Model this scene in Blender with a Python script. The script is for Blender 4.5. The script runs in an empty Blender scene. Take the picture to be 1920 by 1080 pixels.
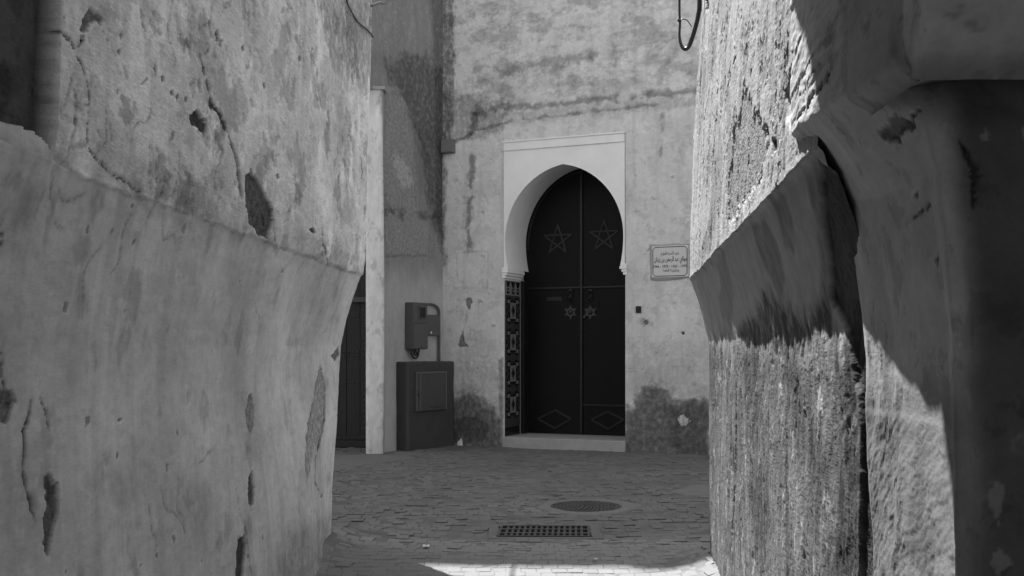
import bpy, bmesh, math, random
import numpy as np

SC = bpy.context.scene
COL = SC.collection
F = 2000.0            # focal length in pixels of the 1920 px wide photograph
HZ = 653.0            # row of the horizon
CAMZ = 1.1
SUN = np.array([-0.25, 0.42, 1.0]); SUN = SUN / np.linalg.norm(SUN)   # towards the sun

# ------------------------------------------------------------------ camera, sky, sun, exposure
cd = bpy.data.cameras.new('camera'); cam = bpy.data.objects.new('camera', cd); COL.objects.link(cam)
cd.sensor_width = 36.0; cd.lens = F / 1920 * 36.0
cd.shift_y = (HZ - 540) / 1920
cd.clip_start = 0.05; cd.clip_end = 500
cam.location = (0, 0, CAMZ); cam.rotation_euler = (math.radians(90), 0, 0)
SC.camera = cam
elev = math.asin(SUN[2]); azim = math.atan2(SUN[0], SUN[1])          # azimuth clockwise from +Y
w = bpy.data.worlds.new('World'); SC.world = w; w.use_nodes = True
nt = w.node_tree; nt.nodes.clear()
sky = nt.nodes.new('ShaderNodeTexSky'); sky.sky_type = 'NISHITA'; sky.sun_disc = False
sky.sun_elevation = elev; sky.sun_rotation = azim
bw = nt.nodes.new('ShaderNodeRGBToBW')                                # black-and-white photograph: neutral skylight
bg = nt.nodes.new('ShaderNodeBackground'); bg.inputs['Strength'].default_value = 0.15
wo = nt.nodes.new('ShaderNodeOutputWorld')
nt.links.new(sky.outputs[0], bw.inputs[0]); nt.links.new(bw.outputs[0], bg.inputs['Color']); nt.links.new(bg.outputs[0], wo.inputs[0])
sd = bpy.data.lights.new('sun', 'SUN'); sun = bpy.data.objects.new('sun', sd); COL.objects.link(sun)
sd.energy = 3.9; sd.angle = math.radians(0.53); sd.color = (1, 1, 1)
from mathutils import Vector, noise as mnoise
sun.rotation_euler = Vector(tuple(SUN)).to_track_quat('Z', 'Y').to_euler()
sun.location = (-6, 10, 20)
SC.view_settings.view_transform = 'Standard'; SC.view_settings.look = 'None'
SC.view_settings.exposure = 1.58; SC.view_settings.gamma = 1.0
SC.cycles.use_denoising = True
SC.cycles.max_bounces = 4; SC.cycles.diffuse_bounces = 4; SC.cycles.glossy_bounces = 2

# ------------------------------------------------------------------ numpy noise
_rng = np.random.RandomState(7)
_perm = _rng.permutation(256); _perm = np.concatenate([_perm, _perm, _perm]).astype(np.int32)
_grad = _rng.normal(size=(256, 3)); _grad /= np.linalg.norm(_grad, axis=1)[:, None]
_grad = _grad.astype(np.float32)
def perlin(x, y, z=0.0):
    x, y, z = np.broadcast_arrays(np.asarray(x, np.float32), np.asarray(y, np.float32), np.asarray(z, np.float32))
    xi = np.floor(x).astype(np.int32); yi = np.floor(y).astype(np.int32); zi = np.floor(z).astype(np.int32)
    xf = x - xi; yf = y - yi; zf = z - zi
    u = xf * xf * xf * (xf * (xf * 6 - 15) + 10); v = yf * yf * yf * (yf * (yf * 6 - 15) + 10); q = zf * zf * zf * (zf * (zf * 6 - 15) + 10)
    def g(i, j, k):
        h = _perm[_perm[_perm[(xi + i) & 255] + ((yi + j) & 255)] + ((zi + k) & 255)] & 255
        G = _grad[h]
        return G[..., 0] * (xf - i) + G[..., 1] * (yf - j) + G[..., 2] * (zf - k)
    if np.ndim(z) and np.all(zi == zi.flat[0]) and np.all(zf == 0):
        a = g(0, 0, 0); b = g(1, 0, 0); c = g(0, 1, 0); d = g(1, 1, 0)
        return ((a + u * (b - a)) + v * ((c + u * (d - c)) - (a + u * (b - a)))) * 1.6
    l = lambda a, b, t: a + t * (b - a)
    return l(l(l(g(0, 0, 0), g(1, 0, 0), u), l(g(0, 1, 0), g(1, 1, 0), u), v),
             l(l(g(0, 0, 1), g(1, 0, 1), u), l(g(0, 1, 1), g(1, 1, 1), u), v), q) * 1.6
def fbm(x, y, oct=4, seed=0, gain=0.5, lac=2.03):
    t = 0; a = 1.0; n = 0.0
    for o in range(oct):
        t = t + a * perlin(x * lac ** o + 17.3 * o + seed * 5.1, y * lac ** o - 9.7 * o + seed * 3.7, float(seed * 7 + o))
        n += a; a *= gain
    return t / n
def smooth(a, b, x):
    t = np.clip((x - a) / (b - a), 0, 1); return t * t * (3 - 2 * t)
def pl_dist(S, Z, poly):
    D = np.full(S.shape, 1e9, np.float32); T = np.zeros(S.shape, np.float32); n = len(poly) - 1
    for i in range(n):
        ax, ay = poly[i]; bx, by = poly[i + 1]; dx, dy = bx - ax, by - ay; L2 = dx * dx + dy * dy + 1e-12
        t = np.clip(((S - ax) * dx + (Z - ay) * dy) / L2, 0, 1)
        d = np.hypot(S - ax - t * dx, Z - ay - t * dy); m = d < D
        D = np.where(m, d, D); T = np.where(m, (i + t) / n, T)
    return D, T
def sdf(S, Z, poly):
    D, _ = pl_dist(S, Z, list(poly) + [poly[0]]); inside = np.zeros(S.shape, bool); n = len(poly)
    for i in range(n):
        ax, ay = poly[i]; bx, by = poly[(i + 1) % n]
        if ay == by: continue
        c = ((ay > Z) != (by > Z)) & (S < (bx - ax) * (Z - ay) / (by - ay) + ax)
        inside ^= c
    return np.where(inside, -D, D)

# ------------------------------------------------------------------ object helpers
def tag(o, label=None, cat=None, group=None, kind=None):
    if label: o['label'] = label
    if cat: o['category'] = cat
    if group: o['group'] = group
    if kind: o['kind'] = kind
    return o
def empty(name, loc=(0, 0, 0), label=None, cat=None, group=None, kind=None):
    o = bpy.data.objects.new(name, None); COL.objects.link(o); o.location = loc; o.empty_display_size = 0.2
    return tag(o, label, cat, group, kind)
def wloc(o):
    v = np.zeros(3)
    while o is not None:
        v += np.array(o.location); o = o.parent
    return v
def link_mesh(name, me, mat, parent=None, loc=None):
    o = bpy.data.objects.new(name, me); COL.objects.link(o)
    if mat is not None: me.materials.append(mat)
    if parent is not None: o.parent = parent
    if loc is not None: o.location = loc
    return o
class MB:
    """collects faces in world coordinates"""
    def __init__(self): self.v = []; self.f = []; self.mi = []
    def add(self, vs, fs, mi=0):
        b = len(self.v); self.v += [tuple(map(float, p)) for p in vs]; self.f += [tuple(b + i for i in f) for f in fs]; self.mi += [mi] * len(fs)
    def box(self, fr, a0, a1, b0, b1, c0, c1, mi=0, bev=0.0):
        if bev <= 0:
            P = [fr(a, b, c) for a in (a0, a1) for b in (b0, b1) for c in (c0, c1)]
            self.add(P, [(0, 1, 3, 2), (4, 6, 7, 5), (0, 4, 5, 1), (2, 3, 7, 6), (0, 2, 6, 4), (1, 5, 7, 3)], mi)
        else:
            bm = bmesh.new(); vs = [bm.verts.new((a, b, c)) for a in (a0, a1) for b in (b0, b1) for c in (c0, c1)]
            for q in [(0, 1, 3, 2), (4, 6, 7, 5), (0, 4, 5, 1), (2, 3, 7, 6), (0, 2, 6, 4), (1, 5, 7, 3)]: bm.faces.new([vs[i] for i in q])
            bmesh.ops.bevel(bm, geom=list(bm.edges), offset=bev, segments=2, affect='EDGES', profile=0.5)
            bm.verts.index_update()
            self.add([fr(*v.co) for v in bm.verts], [tuple(v.index for v in f.verts) for f in bm.faces], mi); bm.free()
    def prism(self, fr, pts, b0, b1, mi=0):
        """polygon in (a, c), extruded from b0 to b1"""
        n = len(pts); P = [fr(a, b0, c) for a, c in pts] + [fr(a, b1, c) for a, c in pts]
        fs = [tuple(range(n)), tuple(range(2 * n - 1, n - 1, -1))] + [(i, (i + 1) % n, n + (i + 1) % n, n + i) for i in range(n)]
        self.add(P, fs, mi)
    def tube(self, pts, r, n=8, mi=0, closed=False):
        P = [np.array(p, float) for p in pts]; m = len(P); vs = []; up = np.array([0.13, 0.31, 0.94])
        for i in range(m):
            t = (P[(i + 1) % m] - P[i - 1]) if closed else (P[min(i + 1, m - 1)] - P[max(i - 1, 0)])
            t = t / (np.linalg.norm(t) + 1e-9); x = np.cross(t, up); x /= np.linalg.norm(x) + 1e-9; y = np.cross(t, x)
            rr = r[i] if hasattr(r, '__len__') else r
            vs += [P[i] + rr * (math.cos(2 * math.pi * k / n) * x + math.sin(2 * math.pi * k / n) * y) for k in range(n)]
        fs = []
        for i in range(m if closed else m - 1):
            for k in range(n):
                j = (i + 1) % m; fs.append((i * n + k, i * n + (k + 1) % n, j * n + (k + 1) % n, j * n + k))
        if not closed: fs += [tuple(range(n - 1, -1, -1)), tuple((m - 1) * n + k for k in range(n))]
        self.add(vs, fs, mi)
    def dome(self, fr, a, b, c, r, h, n=8, mi=0):
        """round stud on the plane b = const, bulging towards +b"""
        vs = []; rings = [(1, 0), (0.8, 0.6), (0.4, 0.92)]
        for q, hh in rings: vs += [fr(a + r * q * math.cos(2 * math.pi * k / n), b + h * hh, c + r * q * math.sin(2 * math.pi * k / n)) for k in range(n)]
        vs.append(fr(a, b + h, c)); fs = []
        for i in range(2):
            for k in range(n): fs.append((i * n + k, i * n + (k + 1) % n, (i + 1) * n + (k + 1) % n, (i + 1) * n + k))
        fs += [(2 * n + k, 2 * n + (k + 1) % n, 3 * n) for k in range(n)]
        self.add(vs, fs, mi)
    def build(self, name, mat, parent=None, smooth_=False, fix=True):
        me = bpy.data.meshes.new(name); off = wloc(parent) if parent is not None else np.zeros(3)
        me.from_pydata([tuple(np.array(p) - off) for p in self.v], [], self.f)
        mats = mat if isinstance(mat, (list, tuple)) else [mat]
        for m in mats: me.materials.append(m)
        if len(mats) > 1: me.polygons.foreach_set('material_index', self.mi)
        if fix:
            bm = bmesh.new(); bm.from_mesh(me); bmesh.ops.recalc_face_normals(bm, faces=bm.faces); bm.to_mesh(me); bm.free()
        if smooth_: me.polygons.foreach_set('use_smooth', [True] * len(me.polygons))
        me.update()
        o = bpy.data.objects.new(name, me); COL.objects.link(o)
        if parent is not None: o.parent = parent
        return o
def world_frame(a, b, c): return np.array([a, b, c], float)
def one_box(name, mat, parent, fr, *args, bev=0.0):
    m = MB(); m.box(fr, *args, bev=bev); return m.build(name, mat, parent)
def sheet(name, P, tone, rough, bump, mat, parent=None, flip=False, keep=None):
    """grid mesh from P (n, m, 3) with a paint attribute: r albedo, g relief, b roughness"""
    n, m = P.shape[:2]; off = wloc(parent) if parent is not None else np.zeros(3)
    idx = np.arange(n * m).reshape(n, m)
    q = np.stack([idx[:-1, :-1], idx[1:, :-1], idx[1:, 1:], idx[:-1, 1:]], -1).reshape(-1, 4)
    if keep is not None: q = q[keep.reshape(-1)]
    if flip: q = q[:, ::-1]
    me = bpy.data.meshes.new(name)
    me.vertices.add(n * m); me.vertices.foreach_set('co', (P - off).astype(np.float32).ravel())
    me.loops.add(q.size); me.loops.foreach_set('vertex_index', q.astype(np.int32).ravel())
    me.polygons.add(len(q)); me.polygons.foreach_set('loop_start', np.arange(0, q.size, 4, dtype=np.int32))
    me.polygons.foreach_set('use_smooth', np.ones(len(q), bool))
    me.update(calc_edges=True)
    at = me.attributes.new('paint', 'FLOAT_COLOR', 'POINT')
    c = np.ones((n, m, 4), np.float32); c[..., 0] = np.clip(tone, 0.004, 0.9); c[..., 1] = bump; c[..., 2] = rough
    at.data.foreach_set('color', c.ravel())
    return link_mesh(name, me, mat, parent)
def resample(pts, spacing):
    pts = np.array(pts, float); seg = np.diff(pts, axis=0); L = np.hypot(seg[:, 0], seg[:, 1]); cum = np.concatenate([[0], np.cumsum(L)])
    t = np.arange(0, cum[-1], 0.0006); x = np.interp(t, cum, pts[:, 0]); y = np.interp(t, cum, pts[:, 1])
    wgt = np.cumsum(1.0 / spacing(x, y)) * 0.0006
    k = np.interp(np.linspace(0, wgt[-1], int(wgt[-1]) + 2), wgt, t)
    return k, np.interp(k, cum, pts[:, 0]), np.interp(k, cum, pts[:, 1])
def arc(cx, cy, r, a0, a1, n=10):
    return [(cx + r * math.cos(math.radians(a0 + (a1 - a0) * i / n)), cy + r * math.sin(math.radians(a0 + (a1 - a0) * i / n))) for i in range(n + 1)]

# ------------------------------------------------------------------ materials
def new_mat(name):
    m = bpy.data.materials.new(name); m.use_nodes = True; n = m.node_tree.nodes; n.clear()
    out = n.new('ShaderNodeOutputMaterial'); b = n.new('ShaderNodeBsdfPrincipled'); m.node_tree.links.new(b.outputs[0], out.inputs[0])
    return m, m.node_tree, b
def nz(t, vec, scale, detail=6, rough=0.6, dist=0.0):
    n = t.nodes.new('ShaderNodeTexNoise'); n.inputs['Scale'].default_value = scale; n.inputs['Detail'].default_value = detail
    n.inputs['Roughness'].default_value = rough; n.inputs['Distortion'].default_value = dist
    t.links.new(vec, n.inputs['Vector']); return n.outputs['Fac']
def mth(t, op, a, b=None, c=None, clamp=False):
    n = t.nodes.new('ShaderNodeMath'); n.operation = op; n.use_clamp = clamp
    for i, v in enumerate((a, b, c)):
        if v is None: continue
        if isinstance(v, (int, float)): n.inputs[i].default_value = v
        else: t.links.new(v, n.inputs[i])
    return n.outputs[0]
def mapped(t, scale, rot=(0, 0, 0)):
    tc = t.nodes.new('ShaderNodeTexCoord'); mp = t.nodes.new('ShaderNodeMapping'); mp.inputs['Scale'].default_value = scale
    mp.inputs['Rotation'].default_value = rot
    t.links.new(tc.outputs['Object'], mp.inputs['Vector']); return mp.outputs['Vector']
def plaster(name, streak=0.12, grain=0.14, relief=0.004, fine=180.0, vs=0.09, streak_scale=46.0, ys=1.0):
    """paint attribute times brush streaks and grain; relief scaled by the attribute's green"""
    m, t, b = new_mat(name)
    at = t.nodes.new('ShaderNodeAttribute'); at.attribute_name = 'paint'
    sp = t.nodes.new('ShaderNodeSeparateColor'); t.links.new(at.outputs['Color'], sp.inputs[0])
    v = mapped(t, (1, ys, 1)); vv = mapped(t, (1, ys, vs))
    s = nz(t, vv, streak_scale, 2, 0.65); g = nz(t, v, fine, 1.5, 0.7)
    k = mth(t, 'ADD', mth(t, 'MULTIPLY', mth(t, 'SUBTRACT', s, 0.5), streak * 2), 1.0)
    k = mth(t, 'ADD', k, mth(t, 'MULTIPLY', mth(t, 'MULTIPLY', mth(t, 'SUBTRACT', g, 0.5), grain * 2), mth(t, 'MINIMUM', sp.outputs[1], 1.2)))
    col = mth(t, 'MULTIPLY', sp.outputs[0], k)
    cc = t.nodes.new('ShaderNodeCombineColor')
    for i in range(3): t.links.new(col, cc.inputs[i])
    t.links.new(cc.outputs[0], b.inputs['Base Color']); t.links.new(sp.outputs[2], b.inputs['Roughness'])
    b.inputs['Specular IOR Level'].default_value = 0.25
    h = mth(t, 'ADD', mth(t, 'MULTIPLY', s, 0.6), mth(t, 'MULTIPLY', g, 0.5))
    h = mth(t, 'MULTIPLY', h, sp.outputs[1])
    bp = t.nodes.new('ShaderNodeBump'); bp.inputs['Distance'].default_value = relief; bp.inputs['Strength'].default_value = 1.0
    t.links.new(h, bp.inputs['Height']); t.links.new(bp.outputs[0], b.inputs['Normal'])
    return m
def plain(name, tone, rough=0.7, var=0.25, scale=12.0, relief=0.001, metal=0.0, vstretch=1.0, spec=0.35, fine=160.0, rvar=0.0, objvar=0.0):
    m, t, b = new_mat(name)
    v = mapped(t, (1, 1, vstretch)); v2 = mapped(t, (1, 1, 1))
    a = nz(t, v, scale, 4, 0.65); g = nz(t, v2, fine, 1, 0.6)
    k = mth(t, 'ADD', mth(t, 'MULTIPLY', mth(t, 'SUBTRACT', a, 0.5), var * 2.4), 1.0)
    k = mth(t, 'ADD', k, mth(t, 'MULTIPLY', mth(t, 'SUBTRACT', g, 0.5), var))
    if objvar:
        oi = t.nodes.new('ShaderNodeObjectInfo')
        k = mth(t, 'MULTIPLY', k, mth(t, 'ADD', mth(t, 'MULTIPLY', mth(t, 'SUBTRACT', oi.outputs['Random'], 0.5), objvar), 1.0))
    col = mth(t, 'MULTIPLY', k, tone, clamp=True)
    cc = t.nodes.new('ShaderNodeCombineColor')
    for i in range(3): t.links.new(col, cc.inputs[i])
    t.links.new(cc.outputs[0], b.inputs['Base Color'])
    if rvar: t.links.new(mth(t, 'ADD', mth(t, 'MULTIPLY', mth(t, 'SUBTRACT', a, 0.5), rvar), rough, clamp=True), b.inputs['Roughness'])
    else: b.inputs['Roughness'].default_value = rough
    b.inputs['Metallic'].default_value = metal; b.inputs['Specular IOR Level'].default_value = spec
    bp = t.nodes.new('ShaderNodeBump'); bp.inputs['Distance'].default_value = relief; bp.inputs['Strength'].default_value = 1.0
    t.links.new(mth(t, 'ADD', a, mth(t, 'MULTIPLY', g, 0.4)), bp.inputs['Height']); t.links.new(bp.outputs[0], b.inputs['Normal'])
    return m
M_LEFT = plaster('smooth_limewash', streak=0.15, grain=0.24, relief=0.0050, fine=150.0, vs=0.75, streak_scale=42.0, ys=0.35)
M_RIGHT = plaster('rough_limewash', streak=0.16, grain=0.14, relief=0.0045, fine=120.0, vs=0.7, streak_scale=44.0, ys=0.35)
M_PIER = plaster('trowelled_plaster', streak=0.10, grain=0.10, relief=0.0012, fine=150.0, vs=0.8, streak_scale=50.0, ys=0.5)
M_FACADE = plaster('weathered_facade_plaster', streak=0.08, grain=0.12, relief=0.006, fine=110.0, vs=0.35, streak_scale=18.0)
M_GROUND = plaster('joint_sand', streak=0.0, grain=0.25, relief=0.006, fine=140.0)
M_PAVER = plaster('paver_clay', streak=0.0, grain=0.16, relief=0.004, fine=90.0)
M_WHITE = plain('white_plaster', 0.72, 0.8, 0.11, 4.0, 0.0025)
M_CORE = plain('wall_core', 0.40, 0.9, 0.15, 3.0)
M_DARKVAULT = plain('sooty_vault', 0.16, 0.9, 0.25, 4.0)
M_STONE = plain('threshold_stone', 0.29, 0.75, 0.25, 9.0, 0.002)
M_DOOR = plain('dark_painted_steel', 0.0065, 0.52, 0.75, 2.6, 0.0014, vstretch=0.5, spec=0.10, rvar=0.4)
M_DOORTRIM = plain('dark_steel_trim', 0.011, 0.45, 0.25, 20.0, 0.0004, spec=0.25)
M_MOULD = plain('raised_steel_moulding', 0.020, 0.45, 0.25, 20.0, 0.0004, spec=0.35)
M_BRASS = plain('tarnished_metal', 0.022, 0.42, 0.3, 30.0, 0.0004, metal=0.2)
M_WOOD = plain('old_dark_door_wood', 0.018, 0.6, 0.45, 9.0, 0.003, vstretch=0.12, rvar=0.2)
M_IRON = plain('cast_iron', 0.045, 0.55, 0.35, 25.0, 0.0012, spec=0.5)
M_PIT = plain('pit_wall', 0.05, 0.9, 0.3, 8.0)
M_CONCRETE = plain('cement', 0.135, 0.9, 0.25, 11.0, 0.004)
M_BED = plain('dusty_bed', 0.115, 0.9, 0.3, 14.0, 0.004)
M_METER = plain('meter_box_paint', 0.085, 0.55, 0.16, 10.0, 0.0006)
M_CABINET = plain('cabinet_render_paint', 0.045, 0.7, 0.25, 7.0, 0.003)
M_CABDOOR = plain('cabinet_door_paint', 0.058, 0.5, 0.15, 8.0, 0.0005)
M_GLASSY = plain('dark_meter_glass', 0.012, 0.12, 0.1, 5.0, 0.0)
M_CABLE = plain('black_cable', 0.012, 0.32, 0.2, 30.0, 0.0, spec=0.6)
M_PLAQUE = plain('plaque_marble', 0.52, 0.5, 0.08, 14.0, 0.0003)
M_INK = plain('engraved_paint', 0.02, 0.6, 0.2, 30.0, 0.0)
M_TILE_G = plain('tile_mid_glaze', 0.045, 0.25, 0.12, 20.0, 0.0)
M_TILE_D = plain('tile_dark_glaze', 0.012, 0.25, 0.12, 20.0, 0.0)
M_TILE_L = plain('tile_light_glaze', 0.17, 0.25, 0.12, 20.0, 0.0)
M_PAPER = plain('paper', 0.7, 0.8, 0.1, 30.0, 0.001)
M_BOXGREY = plain('grey_box_paint', 0.14, 0.7, 0.15, 20.0, 0.0006)

# ------------------------------------------------------------------ painted and carved wall surfaces
class Surf:
    """albedo, relief, roughness and micro relief over wall coordinates S (along) and Z (up)"""
    def __init__(self, S, Z, tone=0.45):
        self.S = S; self.Z = Z; sh = S.shape
        self.tone = np.full(sh, tone, np.float32); self.disp = np.zeros(sh, np.float32)
        self.rough = np.full(sh, 0.88, np.float32); self.bump = np.full(sh, 1.0, np.float32)
    def win(self, pts, mar):
        p = np.array(pts); s0, z0 = p.min(0) - mar; s1, z1 = p.max(0) + mar
        a = np.where((self.S.max(1) >= s0) & (self.S.min(1) <= s1))[0]; b = np.where((self.Z.max(0) >= z0) & (self.Z.min(0) <= z1))[0]
        if len(a) < 2 or len(b) < 2: return None
        return (slice(a[0], a[-1] + 1), slice(b[0], b[-1] + 1))
    def warped(self, w, amp, fr, seed, vs=1.0):
        S = self.S[w]; Z = self.Z[w]
        return S + amp * 1.7 * fbm(S * fr, Z * fr * vs, 6, seed, 0.68), Z + amp * 2.6 * fbm(S * fr + 31, Z * fr * vs + 7, 6, seed + 3, 0.68)
    def peel(self, pts, depth, tone, warp=0.010, fr=16.0, edge=0.0022, seed=1, lip=0.0, bump=2.0, mix=1.0, rag=0.5, vs=0.6):
        w = self.win(pts, 0.08 + warp * 5)
        if w is None: return
        S, Z = self.warped(w, warp, fr, seed, vs); d = sdf(S, Z, pts); m = 1 - smooth(-edge, edge, d)
        n = fbm(self.S[w] * 40, self.Z[w] * 30, 5, seed + 9, 0.65)
        dp = np.clip(depth, -0.02, 0.013)
        self.disp[w] += m * (-dp + dp * rag * 1.6 * n) + lip * 0.5 * np.exp(-(np.maximum(d, 0) / 0.008) ** 2) * (1 - m)
        rim = np.exp(-((d - edge) / 0.006) ** 2) * (1 - m)
        self.tone[w] *= 1 + 0.14 * rim
        self.tone[w] += mix * m * (tone * np.clip(1 + 1.3 * n, 0.3, 2.2) - self.tone[w]); self.bump[w] += m * (bump - self.bump[w])
    def crack(self, pts, width, depth, tone, warp=0.008, fr=22.0, seed=1, taper=True, mix=1.0):
        w = self.win(pts, 0.06 + warp * 5 + width)
        if w is None: return
        S, Z = self.warped(w, warp, fr, seed); d, t = pl_dist(S, Z, pts)
        wd = width * np.clip(0.7 + 2.2 * fbm(t * 14 + seed, t * 3, 4, seed, 0.6), 0.12, 1.6) * (np.sin(np.clip(t, 0.02, 0.98) * math.pi) ** 0.4 if taper else 1.0)
        m = 1 - smooth(0.55, 1.0, d / np.maximum(wd, 1e-4))
        self.disp[w] -= min(depth, 0.007) * m; self.tone[w] += mix * m * (tone - self.tone[w])
        halo = np.exp(-(np.maximum(d - wd, 0) / (0.5 * width + 0.004)) ** 2) * (1 - m); self.tone[w] *= 1 - 0.12 * halo
    def stain(self, pts, mul, soft=0.05, warp=0.04, fr=9.0, seed=1, speck=0.35, vs=0.5, relief=0.0, level=None):
        w = self.win(pts, soft * 2 + warp * 5)
        if w is None: return
        S, Z = self.warped(w, warp, fr, seed, vs); d = sdf(S, Z, pts); n = fbm(self.S[w] * 22, self.Z[w] * 16, 6, seed + 2, 0.65)
        m = np.clip((1 - smooth(-soft, soft, d)) * (1 + speck * n * 2.8), 0, 1.15)
        self.tone[w] *= 1 + (mul - 1) * m; self.disp[w] -= relief * m
    def line(self, pts, width, mul, soft=0.7, warp=0.016, fr=12.0, seed=1, relief=0.0, vs=1.0):
        w = self.win(pts, 0.08 + warp * 5 + width)
        if w is None: return
        S, Z = self.warped(w, warp, fr, seed, vs); d, t = pl_dist(S, Z, pts)
        n = fbm(self.S[w] * 9, self.Z[w] * 9, 6, seed + 5, 0.65)
        m = 1 - smooth(1 - soft, 1 + soft, d / (width * np.clip(1 + 2.4 * n, 0.15, 2.5)))
        m = m * smooth(-0.30, 0.05, fbm(self.S[w] * 5 + 11, self.Z[w] * 5, 5, seed + 8, 0.65))
        self.tone[w] *= 1 + (mul - 1) * m; self.disp[w] -= relief * m

# ---- left alley wall
KL = 0.0527
def XL(y): return -1.026 + (y - 2.28) * KL
PLZ = np.array([-0.1, 0.0, 0.06, 0.36, 0.66, 0.96, 1.11, 1.26, 1.38, 1.46, 1.503, 1.515, 1.60, 2.2, 3.06, 4.2])
PLX = np.array([-0.13, -0.155, -0.185, -0.175, -0.155, -0.140, -0.130, -0.100, -0.064, -0.036, -0.019, -0.010, 0.003, 0.015, 0.04, 0.03])
def prof_left(y, z):
    p = np.interp(z, PLZ, PLX)
    lowz = 1 - smooth(0.25, 1.1, z); sc = (1 - lowz) * (0.60 + 0.40 * smooth(2.6, 5.0, y)) + lowz * (0.36 + 0.64 * smooth(4.9, 6.0, y))
    return np.where(np.asarray(z) < 1.515, p * sc + (1 - smooth(2.3, 2.5, y)) * 0.03 * smooth(1.3, 1.5, z), p)
def left_px(u, v):
    a = (u - 960) / F; z = 1.5; y = 3.0
    for _ in range(12):
        pf = float(prof_left(y, z)); y = (-1.026 - 2.28 * KL + pf) / (a - KL); z = CAMZ + (HZ - v) / F * y
    return (y, z)
def LP(*uv): return [left_px(u, v) for u, v in uv]
face = [(XL(-6.0), -6.0), (XL(6.0), 6.0)] + arc(XL(6.0) - 0.07, 6.0, 0.07, 0, 90)[1:] + [(-4.0, 6.07)]
kk, px, py = resample(face, lambda x, y: np.where((y > 1.95) & (x > -1.25) & (y < 6.1), 0.0026 * np.maximum(y, 1), np.where(y > 1.2, 0.02, 0.12)))
zz = np.concatenate([np.linspace(-0.1, 3.12, 640), np.linspace(3.2, 4.2, 9)])
tx = np.gradient(px, kk); ty = np.gradient(py, kk); tl = np.hypot(tx, ty); nx, ny = ty / tl, -tx / tl
S = np.where(py < 6.0, py, 6.0 + (XL(6.0) - px))[:, None] + 0 * zz[None, :]; Z = zz[None, :] + 0 * S
sf = Surf(S, Z, 0.47)
led = 1.506 + 0.020 * fbm(S * 2.6, S * 0, 3, 4) + 0.024 * fbm(S * 9, Z * 7, 5, 5, 0.68) + 0.055 * (1 - smooth(2.30, 2.50, S))        # wavering edge of the upper coat
up = smooth(-0.003, 0.003, Z - led)
sf.tone = np.where(up > 0.5, 0.69, 0.59).astype(np.float32)
sf.bump = (0.45 + 0.60 * up).astype(np.float32)
sf.disp += 0.016 * fbm(S * 1.1, Z * 0.8, 3, 11) * (0.4 + 0.6 * (1 - up)) + 0.0060 * fbm(S * 4, Z * 3.4, 5, 12, 0.6)
sf.disp += up * (0.0045 + 0.0022 * fbm(S * 18, Z * 14, 4, 13)) + (1 - up) * 0.0016 * fbm(S * 24, Z * 9, 4, 14)
sf.disp += 0.016 * fbm(S * 3.4, Z * 5, 4, 15, 0.6) * np.exp(-((Z - 1.49) / 0.09) ** 2)
n1 = fbm(S * 1.6, Z * 1.9, 5, 20); n2 = fbm(S * 5, Z * 5.5, 6, 21, 0.6); n3 = fbm(S * 9, Z * 24, 5, 22, 0.65) + 0.8 * fbm(S * 20, Z * 62, 3, 23, 0.6)
sf.tone *= 1 + 0.40 * n1 + 0.30 * n2 * (0.6 + 0.4 * up) + 0.20 * n3 * (0.40 + 0.6 * up)
smd = smooth(0.16, 0.34, fbm(S * 6, Z * 4.0, 5, 27, 0.6)); sf.tone *= 1 - 0.20 * smd * (1 - up)      # hand smudges
brush = fbm(S * 55 + 3 * fbm(S * 3, Z * 3, 2, 28), Z * 2.2, 4, 29, 0.6); sf.tone *= 1 + 0.10 * brush * (1 - 0.4 * up)
patch = smooth(0.14, 0.20, fbm(S * 2.8, Z * 3.0, 6, 24, 0.66)) * up                          # flaked limewash coats
sf.tone *= 1 - 0.22 * patch; sf.disp -= 0.0022 * patch
patch = smooth(0.22, 0.27, fbm(S * 4 + 3, Z * 6, 6, 25, 0.66)) * up
sf.tone *= 1 - 0.28 * patch; sf.disp -= 0.0026 * patch
for q, (fa, fb, lo, am) in enumerate(((1.6, 2.0, 0.10, 0.14), (5, 8, 0.17, 0.20), (9, 13, 0.22, 0.30), (2.6, 6.5, 0.22, 0.20))):   # coats worn through, limewash brushed over
    pt = fbm(S * fa + 4 * q, Z * fb, 6, 240 + q, 0.68); cut = smooth(lo, lo + 0.035, pt); rimm = np.exp(-((pt - lo) / 0.02) ** 2)
    zone = up * np.clip(0.55 + 1.2 * fbm(S * 1.4, Z * 1.4, 2, 250 + q), 0, 1) + (1 - up) * 0.25
    sf.tone *= 1 - am * cut * zone; sf.tone *= 1 + 0.10 * rimm * zone * up; sf.disp -= 0.0016 * cut * zone
lite = smooth(0.12, 0.30, fbm(S * 5 + 7, Z * 2.6, 5, 255, 0.6)) * up; sf.tone *= 1 + 0.24 * lite
run = smooth(0.05, 0.4, fbm(S * 9, Z * 0.9, 4, 26)); sf.tone *= 1 - 0.09 * run
# step back to the passage under the vault: upper wall set deeper and toned darker
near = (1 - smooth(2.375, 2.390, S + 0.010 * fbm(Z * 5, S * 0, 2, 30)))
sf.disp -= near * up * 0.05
sf.tone *= 1 - near * up * 0.80
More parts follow.
